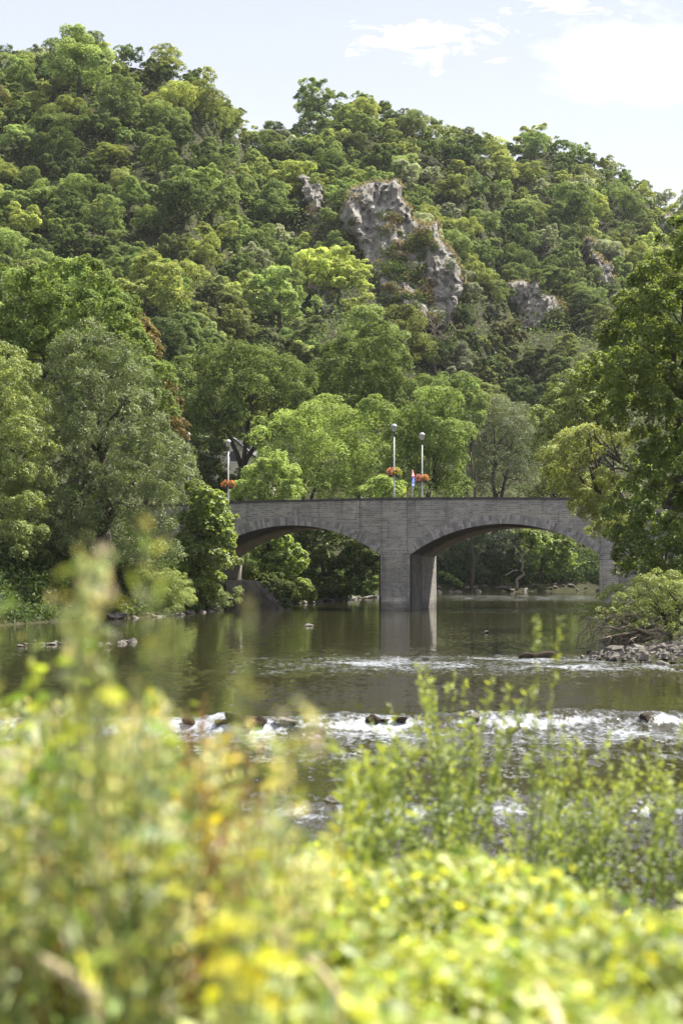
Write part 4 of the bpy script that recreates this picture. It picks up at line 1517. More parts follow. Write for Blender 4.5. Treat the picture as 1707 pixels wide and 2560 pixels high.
# ---- low growth on the forest floor: one mass
def scrub_cards(seed, X, Y, z, size, wd, h, colfun, up=0.6):
    rr = np.random.default_rng(seed)
    n = len(X)
    pos = np.stack([X, Y, z + h], 1)
    nrm = rr.normal(0, .6, (n, 3)) + np.array([0, -.3, up])
    v = leaf_cards(rr, pos, nrm, rr.normal(size=(n, 3)), size, wd)
    return v, np.repeat(colfun(rr, n), 4, 0)


rr = np.random.default_rng(31)
n = 170000
Yf = np.sqrt(rr.uniform(162 ** 2, 470 ** 2, n))
Xf = rr.uniform(-0.30, 0.30, n) * Yf
_, _, Yrf, Ybf = ridge(Xf / Yf)
tf = (Yf - Ybf) / (Yrf - Ybf)
clump = fbm(Xf / 3.2, Yf / 3.2, 91, 3)
ok = (tf > -0.08) & (tf < 0.98) & (poly_dist(RIVER, Xf, Yf) > 2)
Xf, Yf, clump = Xf[ok], Yf[ok], clump[ok]
zf = gz(Xf, Yf)
n = len(Xf)
hh = rr.random(n) * (0.8 + 3.5 * np.maximum(clump - 0.38, 0) * 3)
def scol(rr_, n_):
    return tints(rr_, n_, (0.095, 0.135, 0.045), .35, .12)
v, tn = scrub_cards(32, Xf, Yf, zf, rr.uniform(.4, .8, n), rr.uniform(.3, .5, n), hh, scol)
ug = tag(link('undergrowth', mesh_arrays('undergrowth', v, quads(n), tn, [LEAF])), 'dark scrub and ivy covering the ground between the hillside trees', 'undergrowth', kind='stuff')

# ---------------------------------------------------------------- trees of the banks, each with its own crown
LIME = (0.294, 0.389, 0.120)
BRIGHT = (0.197, 0.273, 0.085)
MIDG = (0.135, 0.188, 0.058)
DEEP = (0.091, 0.126, 0.039)
SILVER = (0.144, 0.177, 0.092)
OLIVE = (0.185, 0.226, 0.070)
GOLD = (0.294, 0.320, 0.099)
RUST = (0.215, 0.180, 0.085)


def bank_tree(name, label, spots, Y, depth, basedx, n, L, Wd, color, r0=0.3, seed=1, layers=3, basez=None, group=None, **kw):
    rng = np.random.default_rng(seed)
    lob = px_lobes(rng, spots, Y, depth, layers)
    bx = (basedx * K - CX) / FPX * Y
    bz = gz1(bx, Y) if basez is None else basez
    return make_tree(name, label, (bx, Y, bz), lob, n, L, Wd, color, r0, seed=seed, group=group, **kw)


WIL = dict(mat_=LEAF_WILLOW, droop=0.16, up=0.5, axis_out=0.5, sub=13, sub_r=.36, tv=.3)

# behind the bridge
bank_tree('leafy_tree', 'broad bright lime tree behind the bridge, between two lamp posts, the largest lime crown',
          [(640, 1000, 58), (700, 965, 48), (760, 960, 52), (820, 985, 52), (850, 1040, 50), (690, 1040, 60), (760, 1040, 70), (620, 1060, 48), (850, 1100, 45), (700, 1110, 55), (780, 1110, 55), (610, 1010, 34), (868, 1075, 34)],
          150, 9, 690, 43400, 0.211, 0.140, (0.294, 0.390, 0.121), .3, 11, sub=13)
bank_tree('leafy_tree', 'smaller rounded lime tree just above the bridge parapet, right of the left lamp post',
          [(620, 1075, 38), (655, 1085, 34), (585, 1090, 32), (560, 1120, 30), (630, 1120, 42), (672, 1125, 30), (590, 1135, 34), (545, 1135, 20), (640, 1052, 20)],
          130, 5, 620, 23250, 0.187, 0.125, LIME, .18, 12, sub=13)
bank_tree('leafy_tree', 'tall deep green tree with dark forked trunks behind the left lamp post',
          [(450, 860, 48), (500, 830, 46), (560, 825, 48), (620, 840, 48), (680, 860, 44), (430, 930, 44), (500, 910, 55), (580, 905, 55), (650, 920, 52), (560, 960, 44), (470, 985, 40), (640, 985, 40), (700, 930, 36), (520, 985, 32), (420, 985, 30)],
          156, 9, 545, 46500, 0.234, 0.156, (0.124, 0.172, 0.053), .42, 13, limbs=14, fork=.45, sub=13)
bank_tree('leafy_tree', 'tall dark green pointed tree behind the lime tree, topmost at bridge centre',
          [(820, 800, 46), (870, 790, 40), (905, 840, 40), (780, 850, 48), (850, 865, 58), (720, 880, 46), (920, 900, 38), (790, 920, 56), (870, 930, 56), (730, 930, 36), (925, 950, 34), (845, 770, 24), (880, 765, 20), (760, 810, 28)],
          170, 10, 830, 46500, 0.250, 0.172, (0.135, 0.187, 0.058), .4, 14, sub=13)
bank_tree('leafy_tree', 'fresh green tree behind the two lamp posts at bridge centre',
          [(985, 930, 46), (1030, 930, 40), (950, 970, 44), (1010, 985, 56), (1045, 1000, 40), (960, 1040, 50), (1030, 1060, 46), (910, 1010, 34), (890, 960, 34), (960, 1105, 46), (1035, 1115, 40), (900, 1080, 34), (855, 945, 34), (910, 1125, 28), (1000, 905, 24)],
          150, 8, 985, 40300, 0.218, 0.148, (0.200, 0.277, 0.086), .3, 15, sub=13)
bank_tree('leafy_tree', 'low lime bush tree above the parapet at the middle lamp post',
          [(880, 1115, 28), (910, 1125, 24), (850, 1125, 24), (895, 1140, 24)], 134, 3, 885, 5000, .22, .15, LIME, .1, 16)
bank_tree('leafy_tree', 'pale tree squeezed between the fresh green tree and the grey willow',
          [(1075, 900, 34), (1095, 925, 30), (1060, 880, 26), (1020, 885, 30), (980, 880, 26), (1090, 960, 32)], 205, 6, 1080, 13950, 0.257, 0.172, (0.190, 0.263, 0.081), .25, 17)
bank_tree('willow', 'grey-green willow with a dark leaning trunk behind the right half of the bridge',
          [(1130, 945, 46), (1180, 950, 44), (1210, 985, 36), (1100, 985, 38), (1150, 1000, 56), (1200, 1040, 44), (1095, 1045, 38), (1140, 1070, 46), (1190, 1100, 44), (1230, 1080, 30), (1080, 1100, 30), (1235, 1020, 26), (1110, 1115, 26)],
          214, 9, 1115, 40300, 0.265, 0.101, SILVER, .5, 18, limbs=12, **WIL)
bank_tree('leafy_tree', 'olive green tree low behind the right end of the parapet',
          [(1265, 1060, 36), (1290, 1100, 32), (1255, 1120, 28), (1310, 1130, 26), (1225, 1130, 22), (1340, 1120, 30)], 222, 7, 1275, 13950, 0.265, 0.172, OLIVE, .25, 19)
bank_tree('leafy_tree', 'yellow-green rounded tree between grey willow and the big dark tree',
          [(1300, 880, 36), (1340, 850, 34), (1280, 930, 36), (1330, 920, 46), (1375, 890, 36), (1270, 975, 32), (1320, 985, 44), (1380, 960, 44), (1250, 1010, 26), (1345, 825, 18)],
          122, 7, 1500, 34100, 0.203, 0.101, (0.238, 0.294, 0.091), .3, 20, mat_=LEAF_WILLOW, sub=13)

bank_tree('leafy_tree', 'shaded understorey tree behind the left lamp post and the slate-roofed house',
          [(455, 1060, 30), (490, 1085, 32), (470, 1120, 32), (520, 1110, 26), (440, 1100, 28), (500, 1030, 26), (505, 1140, 26), (545, 1120, 20), (440, 1030, 26), (575, 1010, 22), (560, 1085, 14)],
          150, 4, 480, 18600, 0.218, 0.148, (0.085, 0.118, 0.036), .2, 46, basez=5)

# left bank, from the bridge towards us
bank_tree('leafy_tree', 'bright maple with big leaves hiding the left end of the bridge',
          [(500, 1160, 22), (520, 1190, 16), (478, 1140, 22), (452, 1118, 20), (455, 1150, 30), (490, 1165, 34), (440, 1200, 38), (490, 1215, 42), (515, 1240, 30), (430, 1260, 42), (480, 1275, 42), (525, 1285, 26), (420, 1310, 34), (470, 1330, 36), (520, 1215, 18), (470, 1128, 15), (500, 1140, 15)],
          107, 4, 440, 23250, 0.234, 0.187, (0.210, 0.284, 0.088), .16, 21, sub=13, mat_=LEAF_NEAR, up=.7)
bank_tree('leafy_tree', 'tree with rust-brown leaf edges behind the silvery willow',
          [(330, 760, 30), (345, 800, 28), (385, 890, 28), (400, 930, 22), (412, 975, 18), (300, 730, 24), (420, 1000, 14)], 112, 4, 330, 10075, 0.203, 0.133, RUST, .2, 22)
bank_tree('leafy_tree', 'tall leafy green tree rising above the silvery willow on the left',
          [(60, 670, 48), (120, 650, 42), (180, 640, 44), (230, 660, 40), (60, 740, 56), (140, 720, 56), (220, 720, 52), (280, 740, 42), (310, 790, 36), (170, 790, 56), (90, 800, 56), (0, 700, 40), (0, 790, 46), (260, 800, 46), (340, 850, 36), (380, 860, 26), (365, 920, 32), (20, 640, 30), (300, 700, 26)],
          104, 8, 160, 55800, 0.211, 0.125, (0.203, 0.282, 0.088), .45, 23, sub=13)
bank_tree('willow', 'large silvery grey-green willow on the left bank, its shaded side toward the river',
          [(170, 800, 48), (230, 790, 44), (290, 820, 44), (330, 870, 44), (150, 870, 56), (230, 880, 66), (310, 930, 56), (150, 950, 56), (220, 980, 66), (300, 1010, 60), (365, 985, 44), (400, 1040, 44), (420, 1085, 32), (150, 1050, 56), (230, 1080, 66),
           (320, 1100, 60), (380, 1130, 50), (180, 1160, 60), (270, 1180, 64), (350, 1200, 52), (210, 1250, 56), (300, 1270, 52), (140, 1220, 44), (375, 1265, 36), (125, 1130, 40), (432, 1062, 22), (440, 1095, 24), (425, 1035, 20)],
          97, 8, 235, 93000, 0.211, 0.058, (0.158, 0.202, 0.082), .55, 24, limbs=16, **WIL)
bank_tree('willow', 'yellow-green willow at the left edge with bulging sunlit clumps',
          [(20, 900, 56), (70, 930, 40), (10, 980, 60), (90, 985, 36), (60, 1030, 56), (105, 1030, 26), (15, 1090, 60), (85, 1090, 36), (40, 1160, 56), (90, 1150, 30), (20, 1230, 56), (75, 1225, 36), (10, 830, 50), (60, 860, 36), (-30, 950, 50), (-30, 1100, 56), (60, 1265, 24)],
          90, 6, -60, 58900, 0.203, 0.062, (0.252, 0.310, 0.096), .4, 25, limbs=12, **WIL)
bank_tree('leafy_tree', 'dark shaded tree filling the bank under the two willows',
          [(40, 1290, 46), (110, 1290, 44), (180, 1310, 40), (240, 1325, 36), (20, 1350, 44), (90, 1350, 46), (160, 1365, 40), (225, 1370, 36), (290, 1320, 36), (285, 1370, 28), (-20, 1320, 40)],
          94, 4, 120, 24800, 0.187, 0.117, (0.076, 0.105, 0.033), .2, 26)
bank_tree('shrub', 'large yellow-green willow shrub at the waterline, left one of the two bank shrubs',
          [(340, 1335, 26), (375, 1325, 24), (410, 1335, 26), (335, 1370, 28), (380, 1370, 32), (425, 1370, 24), (350, 1395, 22), (400, 1398, 24), (320, 1350, 16), (395, 1318, 16)],
          98, 2.8, 368, 23250, 0.125, 0.035, (0.294, 0.357, 0.111), .07, 27, cat='shrub', bark=STEM, fork=.2, **WIL)
bank_tree('shrub', 'pale grey-green shrub at the waterline, right one of the two bank shrubs',
          [(460, 1365, 20), (490, 1358, 22), (515, 1370, 16), (470, 1390, 20), (500, 1388, 20), (525, 1385, 10), (545, 1355, 11), (548, 1378, 9)],
          109.5, 2, 485, 15500, 0.125, 0.043, (0.238, 0.294, 0.111), .06, 28, cat='shrub', bark=STEM, fork=.2, **WIL)
bank_tree('shrub', 'dark low bushes at the left edge just above the water',
          [(20, 1400, 30), (-10, 1420, 26), (60, 1395, 22), (25, 1430, 18)], 88, 3, 0, 5000, .18, .1, (0.114, 0.159, 0.049), .06, 29, cat='shrub')

# under the left arch
bank_tree('leafy_tree', 'sunlit small tree framed by the left arch',
          [(620, 1250, 26), (650, 1240, 22), (600, 1268, 22), (640, 1275, 28), (675, 1275, 24), (695, 1290, 16), (650, 1310, 26), (615, 1300, 20), (680, 1305, 18), (640, 1225, 10)],
          131, 4, 640, 18600, 0.203, 0.156, (0.246, 0.341, 0.106), .14, 30, mat_=LEAF_NEAR, basez=1.2)
bank_tree('ivy_bush', 'dark ivy-covered hump on the bank beside the ramp wall',
          [(630, 1335, 22), (650, 1350, 24), (625, 1360, 16), (655, 1370, 16), (605, 1330, 14), (635, 1378, 12)], 127.5, 2.5, 640, 13950, 0.133, 0.109, (0.098, 0.135, 0.042), .06, 31, cat='shrub')
bank_tree('ivy_bush', 'low ivy trailing down the slope of the ramp wall',
          [(628, 1352, 13), (640, 1368, 13), (652, 1384, 12), (615, 1340, 10), (660, 1392, 9), (545, 1372, 12), (530, 1388, 11)], 112, 1.6, 640, 3600, .15, .11, (0.098, 0.137, 0.042), .03, 47, cat='shrub', basez=0.3)
bank_tree('shrub', 'pale leafy mound at the water right of the ivy hump',
          [(690, 1345, 22), (710, 1355, 18), (685, 1370, 16), (715, 1372, 12), (675, 1335, 12)], 132, 2.5, 695, 13950, 0.133, 0.101, (0.294, 0.373, 0.116), .05, 32, cat='shrub')
bank_tree('shrub', 'small round yellow bush behind the ramp wall',
          [(565, 1305, 16), (585, 1318, 12), (556, 1322, 11), (575, 1325, 12)], 127, 2, 570, 4500, .16, .12, (0.271, 0.317, 0.098), .05, 33, cat='shrub', basez=1.5)
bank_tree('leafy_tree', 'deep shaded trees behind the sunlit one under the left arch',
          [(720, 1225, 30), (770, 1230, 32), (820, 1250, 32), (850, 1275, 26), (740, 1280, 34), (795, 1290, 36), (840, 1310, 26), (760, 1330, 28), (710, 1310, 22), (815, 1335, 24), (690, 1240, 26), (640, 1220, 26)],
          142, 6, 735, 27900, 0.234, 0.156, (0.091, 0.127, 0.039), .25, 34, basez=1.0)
bank_tree('shrub', 'small bright bush at the left foot of the pier',
          [(850, 1300, 16), (862, 1325, 15), (840, 1340, 12), (858, 1350, 12), (870, 1290, 10), (866, 1345, 10)], 164, 3, 855, 5000, .24, .17, (0.223, 0.310, 0.096), .06, 35, cat='shrub')
bank_tree('shrub', 'low hedge-like growth along the bank, seen through the left arch',
          [(745, 1355, 16), (775, 1358, 14), (800, 1358, 14), (825, 1360, 10), (735, 1370, 10), (790, 1368, 10)], 146, 3, 780, 10850, 0.172, 0.117, (0.149, 0.207, 0.064), .05, 36, cat='shrub')

# under the right arch
bank_tree('willow', 'dark grey-leaved willow seen through the left part of the right arch',
          [(1015, 1275, 30), (1060, 1260, 32), (1110, 1240, 32), (1080, 1285, 32), (1130, 1270, 32), (1040, 1310, 28), (1160, 1240, 28), (1175, 1275, 26), (1100, 1310, 22), (1200, 1235, 26)],
          212, 8, 1090, 27900, 0.281, 0.125, (0.082, 0.114, 0.058), .3, 37, basez=1.5, **WIL)
bank_tree('leafy_tree', 'sunlit leaning tree seen through the right part of the right arch',
          [(1240, 1245, 28), (1275, 1255, 26), (1300, 1275, 22), (1265, 1290, 26), (1230, 1280, 24), (1305, 1300, 14), (1285, 1235, 20), (1215, 1225, 20)],
          206, 6, 1235, 17050, 0.296, 0.211, (0.189, 0.263, 0.081), .25, 38, basez=2, mat_=LEAF_NEAR)
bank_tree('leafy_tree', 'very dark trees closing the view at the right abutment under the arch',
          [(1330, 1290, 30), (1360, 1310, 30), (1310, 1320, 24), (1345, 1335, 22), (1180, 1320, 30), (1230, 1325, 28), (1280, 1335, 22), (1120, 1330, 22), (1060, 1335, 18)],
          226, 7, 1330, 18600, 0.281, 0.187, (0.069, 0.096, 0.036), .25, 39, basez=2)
bank_tree('shrub', 'yellow-green sprig on the far bank beside the pier',
          [(1030, 1325, 10), (1045, 1335, 9), (1012, 1318, 8), (1055, 1342, 7)], 207, 2, 1035, 2200, .24, .16, (0.252, 0.350, 0.108), .05, 40, cat='shrub')

# right bank
bank_tree('willow', 'golden-green willow with bare dark boughs reaching left over the bridge end',
          [(1290, 1020, 30), (1330, 1005, 34), (1380, 1000, 34), (1425, 1010, 30), (1265, 1055, 30), (1310, 1060, 34), (1300, 1100, 32), (1350, 1110, 38), (1270, 1085, 22), (1340, 1150, 30), (1380, 1170, 36), (1395, 1110, 30), (1250, 1040, 16), (1320, 1130, 22), (1420, 1200, 32), (1385, 1215, 22), (1350, 1045, 26)],
          76, 5, 1540, 40300, 0.156, 0.047, (0.268, 0.304, 0.094), .26, 41, limbs=14, fork=.5, basez=2.5, **WIL)
ALDER = [(1480, 650, 42), (1530, 610, 44), (1568, 570, 44), (1450, 700, 34), (1510, 710, 50), (1568, 680, 50), (1420, 760, 38), (1470, 790, 50), (1540, 800, 54), (1600, 760, 50), (1390, 830, 34), (1440, 860, 46), (1510, 880, 54), (1580, 880, 50), (1400, 900, 34),
         (1460, 940, 46), (1530, 970, 50), (1590, 980, 46), (1500, 1040, 46), (1560, 1060, 48), (1480, 1110, 44), (1530, 1140, 50), (1590, 1130, 46), (1445, 1170, 36), (1490, 1210, 48), (1560, 1230, 52), (1455, 1250, 36), (1505, 1290, 42), (1570, 1310, 46),
         (1560, 510, 26), (1365, 870, 22), (1430, 1225, 26), (1455, 1300, 28), (1350, 840, 12)]
bank_tree('alder', 'huge dark alder at the right edge with glossy sunlit tufts', ALDER, 62, 6, 1610, 124000, 0.105, 0.078, (0.147, 0.205, 0.063), .45, 42, limbs=18, fork=.5, basez=2.0, sub=13, mat_=LEAF_NEAR, lowkeep=.6)
bank_tree('leaning_willow', 'low leaning willow trailing pale dead twigs into the river beside the gravel bar',
          [(1400, 1370, 26), (1440, 1355, 28), (1480, 1345, 34), (1530, 1340, 40), (1380, 1400, 20), (1420, 1400, 26), (1470, 1395, 30), (1520, 1390, 36), (1568, 1370, 40), (1355, 1415, 14), (1550, 1430, 30), (1500, 1430, 20), (1385, 1425, 13), (1430, 1432, 15), (1465, 1425, 18), (1355, 1395, 12), (1335, 1410, 9)],
          55.5, 3.5, 1560, 15000, 0.117, 0.033, (0.238, 0.286, 0.089), .16, 43, limbs=12, fork=.3, basez=.4, **WIL)
bank_tree('shrub', 'bright backlit bush under the leaning willow',
          [(1440, 1452, 12), (1465, 1448, 14), (1500, 1450, 14), (1530, 1450, 16), (1418, 1460, 7)], 59, 2, 1480, 3500, .14, .1, (0.287, 0.398, 0.123), .04, 44, cat='shrub', basez=.2, mat_=LEAF_NEAR)

# dead boughs of the leaning willow: bare, pale, hanging to the water
lw = [o for o in bpy.data.objects if o.name.startswith('leaning_willow')][0]
rng = np.random.default_rng(5)
mb = MB()
org = np.array(lw.location)
start = np.array(px(1540, 1470, 55.0)) - org
for (tx, ty, dY) in [(1380, 1440, -.6), (1350, 1420, 0), (1400, 1462, -.8), (1395, 1425, .3), (1430, 1468, -.4), (1440, 1405, .6)]:
    e = np.array(px(tx, ty, 55.0 + dY)) - org
    pts = limb(rng, mb, start + rng.normal(0, .15, 3), e, .10, .03, .22, 6, 6)
    for p_ in pts[2:]:
        for _ in range(3):
            d_ = np.array([rng.normal(-.5, .35), rng.normal(0, .35), rng.normal(-.25, .35)])
            q_ = p_ + d_ * rng.uniform(.4, 1.0)
            lp_ = limb(rng, mb, p_, q_, .026, .013, .3, 3, 4)
            for _ in range(2):
                limb(rng, mb, lp_[-2], lp_[-2] + np.array([rng.normal(-.2, .2), rng.normal(0, .2), rng.normal(-.25, .2)]), .013, .007, .3, 3, 3)
mb.build('dead_boughs', BARK_PALE, lw, True)
mb = MB()
for (ax_, ay_, bx_, by_) in [(1390, 1478, 1440, 1462), (1425, 1482, 1500, 1460), (1440, 1500, 1530, 1478), (1470, 1495, 1568, 1470), (1500, 1488, 1568, 1478), (1420, 1480, 1380, 1470)]:
    limb(rng, mb, np.array(px(ax_, ay_, 54.6)) - org, np.array(px(bx_, by_, 55.0)) - org, .03, .07, .25, 5, 6)
mb.build('exposed_roots', BARK_PALE, lw, True)

# bare boughs of the golden willow
gw = [o for o in bpy.data.objects if o.name.startswith('willow') and 'golden' in o.get('label', '')][0]
org = np.array(gw.location)
mb = MB()
s0 = np.array(px(1470, 1090, 74)) - org
for path in ([(1425, 1060), (1395, 1045), (1345, 1065)], [(1425, 1060), (1405, 1015), (1395, 965)], [(1420, 1075), (1370, 1080), (1335, 1105)], [(1415, 1052), (1370, 1010), (1340, 985)], [(1395, 1045), (1365, 1000), (1360, 970)]):
    pts = [s0] + [np.array(px(a, b, 73.6)) - org for a, b in path]
    mb.tube(pts, np.linspace(.065, .018, len(pts)), 6)
mb.build('bare_boughs', BARK, gw, True)

# pale leaning stem under the right arch and a leafless grey tree on the slope
mb = MB()
o_ = np.array(px(1185, 1348, 204))
limb(np.random.default_rng(3), mb, (0, 0, -.5), np.array(px(1200, 1300, 204)) - o_, .22, .12, .2, 5, 6)
limb(np.random.default_rng(4), mb, np.array(px(1200, 1300, 204)) - o_, np.array(px(1198, 1270, 206)) - o_, .12, .06, .2, 4, 6)
limb(np.random.default_rng(6), mb, np.array(px(1188, 1310, 204)) - o_, np.array(px(1155, 1322, 203)) - o_, .09, .03, .2, 4, 6)
tag(mb.build('bare_trunk', BARK_PALE, None, True, o_), 'pale leaning bare trunk on the far bank seen through the right arch', 'tree')

dY = (ray_hit(1000, 830) or 250) - 4
o_ = np.array(px(1000, 850, dY))
mb = MB()
rng = np.random.default_rng(8)
tops = [(965, 740), (985, 730), (1010, 728), (1030, 745), (1045, 760), (950, 770), (1000, 750), (1020, 775)]
limb(rng, mb, (0, 0, -2), np.array(px(998, 815, dY)) - o_, .28, .2, .1, 4, 6)
f_ = np.array(px(998, 815, dY)) - o_
for a, b in tops:
    e = np.array(px(a, b, dY + rng.normal(0, 1.5))) - o_
    pts = limb(rng, mb, f_, e, .14, .03, .2, 5, 5)
    for p_ in pts[2:]:
        for _ in range(4):
            limb(rng, mb, p_, p_ + np.array([rng.normal(0, 1), rng.normal(0, 1), abs(rng.normal(.8, .5))]), .04, .012, .2, 3, 4)
tag(mb.build('leafless_tree', BARK_PALE, None, True, o_), 'leafless grey-brown tree in the dark gully below the jagged rock spur', 'tree')


# ---- low growth along the shores: one mass per bank
def bank_growth(seed, n, X, Y, dmin, dmax, hmax, base, size, label, name='bank_growth'):
    rr = np.random.default_rng(seed)
    d_ = poly_dist(RIVER, X, Y)
    gap = fbm(X / 1.7, Y / 1.7, seed, 3)
    ok = (d_ > dmin) & (d_ < dmax) & (gap > .30)
    X, Y, gap, d_ = X[ok], Y[ok], gap[ok], d_[ok]
    n = len(X)
    h = rr.random(n) * hmax * np.clip((gap - .28) * 4, .15, 1.2) * np.clip(d_ / 1.2, .4, 1)
    ax = np.stack([rr.normal(0, .6, n), rr.normal(0, .6, n), rr.uniform(0, 1.2, n)], 1)
    v = leaf_cards(rr, np.stack([X, Y, gz(X, Y) + h], 1), rr.normal(0, .6, (n, 3)) + np.array([0, -.3, .5]), ax, rr.uniform(.6, 1.3, n) * size, rr.uniform(.3, .6, n) * size)
    return tag(link(name, mesh_arrays(name, v, quads(n), np.repeat(tints(rr, n, base, .3, .12), 4, 0), [LEAF])), label, 'bank growth', kind='stuff')


rr = np.random.default_rng(71)
n = 90000
f = rr.random(n)
Yl = 60 + 108 * f
bank_growth(72, n, np.interp(Yl, [55, 78, 87, 94, 118, 137, 170], [-20, -17.5, -15.5, -11.2, -7.6, -2.6, 4]) - np.abs(rr.normal(0, 4.5, n)) + 1, Yl, 0.05, 12, 1.2, (.075, .115, .032), .28,
            'nettles and grass along the left bank above the stones', 'bank_growth')
n = 50000
Xl = rr.uniform(2, 60, n)
bank_growth(73, n, Xl, np.interp(Xl, [2, 12, 24, 34, 70], [178, 204, 211, 214, 225]) + np.abs(rr.normal(0, 6, n)), 1.6, 18, 2.4, (.055, .088, .026), .42,
            'dark undergrowth on the far bank under the right arch', 'bank_growth')
n = 26000
Yl = rr.uniform(44, 108, n)
bank_growth(74, n, np.interp(Yl, [44, 47, 50.5, 53.5, 58, 72, 92, 112], [12, 9, 7.6, 9, 9.5, 11.5, 15, 19.5]) + np.abs(rr.normal(0, 4, n)), Yl, 2.6, 14, 0.9, (.075, .115, .03), .22,
            'low growth on the right bank under the alder', 'bank_growth')

# ---------------------------------------------------------------- the overgrown bank at our feet
YEL = (0.30, 0.33, 0.045)
FRESH = (0.19, 0.26, 0.045)


def canopy(X, Y):
    z = np.interp(Y, [2.0, 3, 5, 8, 9.5, 11.5], [1.98, 1.93, 1.78, 1.24, 0.95, 0.3])
    z = z + 0.32 * sstep(0.5, -1.0, X + 0.02 * Y) * sstep(3, 5, Y) - 0.26 * sstep(0.5, 1.4, X) * sstep(4, 7, Y)
    return z + (fbm(X / 0.32, Y / 0.5, 101, 3) - 0.5) * 0.42


rr = np.random.default_rng(201)
n = 165000
Y = 1.9 + 8.6 * rr.random(n) ** 0.75
X = rr.uniform(-1, 1, n) * (0.36 * Y + 1.3)
gap = fbm(X / 0.28, Y / 0.4, 111, 2)
depth_ = np.abs(rr.normal(0, 0.16, n)) + 0.5 * (rr.random(n) < 0.25) * rr.random(n)
z = canopy(X, Y) - depth_
ok = (gap > 0.40) & (z > gz(X, Y))
X, Y, z = X[ok], Y[ok], z[ok]
n = len(X)
kind = rr.random(n)
base = 1.2 * np.where((kind < .55)[:, None], np.array((.22, .275, .075)), np.where((kind < .82)[:, None], np.array((.28, .31, .09)), np.where((kind < .93)[:, None], np.array((.10, .17, .03)), np.array((.28, .29, .06)))))
patchy = 0.45 + 1.15 * fbm(X / 0.5, Y / 0.8, 121, 2)
tn = base * np.exp(rr.normal(0, .22, (n, 1))) * patchy[:, None]
nrm = rr.normal(0, .5, (n, 3)) + np.array([0.1, -.15, .75])
v = leaf_cards(rr, np.stack([X, Y, z], 1), nrm, rr.normal(size=(n, 3)), rr.uniform(.030, .068, n), rr.uniform(.022, .048, n))
tag(link('bank_foliage', mesh_arrays('bank_foliage', v, quads(n), np.repeat(tn, 4, 0), [LEAF_NEAR])),
    'dense yellow-green nettles and balsam covering the near bank', 'undergrowth', kind='stuff')


# ---- tall weeds on the left: a few kinds, copied
def weed(seed, kind):
    rng = np.random.default_rng(seed)
    H = 1.0
    r = empty('tall_weed', (0, 0, 0))
    mb = MB()
    bend = rng.normal(0, .05, 2)
    spine = [(bend[0] * t_ * t_, bend[1] * t_ * t_, H * t_) for t_ in np.linspace(0, 1, 7)]
    mb.tube(spine, np.linspace(.006, .002, 7), 5)
    br = []
    for k in range({'mugwort': 9, 'dock': 8, 'leafy': 2, 'yellow': 3, 'pale': 6}[kind]):
        t_ = rng.uniform(.45, .9)
        a_ = rng.uniform(0, 6.28)
        L_ = rng.uniform(.1, .24) * (1.15 - t_) * 2.2
        s_ = np.array([bend[0] * t_ * t_, bend[1] * t_ * t_, H * t_])
        e_ = s_ + np.array([math.cos(a_) * L_ * .5, math.sin(a_) * L_ * .5, L_])
        mb.tube([s_, (s_ + e_) / 2 + np.array([math.cos(a_), math.sin(a_), 0]) * L_ * .12, e_], [.003, .0022, .0012], 4)
        br.append((s_, e_))
    mb.build('stem', STEM_RED if kind == 'dock' else STEM, r, True)
    nl = {'mugwort': 90, 'dock': 40, 'leafy': 70, 'yellow': 80, 'pale': 70}[kind]
    t_ = rng.uniform(.12, .98, nl)
    ang = rng.uniform(0, 6.28, nl)
    L = {'mugwort': .075, 'dock': .12, 'leafy': .11, 'yellow': .085, 'pale': .09}[kind] * rng.uniform(.6, 1.25, nl) * (1.25 - .6 * t_)
    dirv = np.stack([np.cos(ang), np.sin(ang), rng.normal(.25, .3, nl)], 1)
    pos = np.stack([bend[0] * t_ ** 2, bend[1] * t_ ** 2, H * t_], 1) + dirv * (L * .75)[:, None]
    wid = L * {'mugwort': .3, 'dock': .32, 'leafy': .55, 'yellow': .5, 'pale': .4}[kind]
    col = {'mugwort': (.21, .26, .10), 'dock': (.20, .20, .06), 'leafy': (.20, .27, .06), 'yellow': (.34, .34, .05), 'pale': (.23, .28, .09)}[kind]
    up_ = np.stack([-np.cos(ang) * .3, -np.sin(ang) * .3, np.ones(nl)], 1) + rng.normal(0, .35, (nl, 3))
    v = leaf_cards(rng, pos, up_, dirv, L, wid)
    link('leaves', mesh_arrays('leaves', v, quads(nl), np.repeat(tints(rng, nl, col, .22), 4, 0), [LEAF_NEAR]), r)
    heads = {'mugwort': ((.25, .28, .15), .014, 22), 'dock': ((.21, .13, .06), .015, 44), 'pale': ((.55, .55, .42), .018, 26), 'yellow': ((.55, .42, .05), .018, 6), 'leafy': ((.5, .5, .3), .014, 8)}[kind]
    P_ = []
    for s_, e_ in br + [(np.array(spine[4]), np.array(spine[6]))]:
        m_ = heads[2]
        q_ = s_ + (e_ - s_) * rng.uniform(.35 if kind != 'pale' else .8, 1.02, (m_, 1)) + rng.normal(0, .012 if kind != 'pale' else .02, (m_, 3))
        P_.append(q_)
    P_ = np.concatenate(P_)
    v = leaf_cards(rng, P_, rng.normal(size=P_.shape), rng.normal(size=P_.shape), heads[1] * rng.uniform(.7, 1.4, len(P_)), heads[1] * .8)
    link('seed_sprays' if kind != 'pale' else 'blossoms', mesh_arrays('heads', v, quads(len(P_)), np.repeat(tints(rng, len(P_), heads[0], .2), 4, 0), [LEAF_NEAR]), r)
    return r


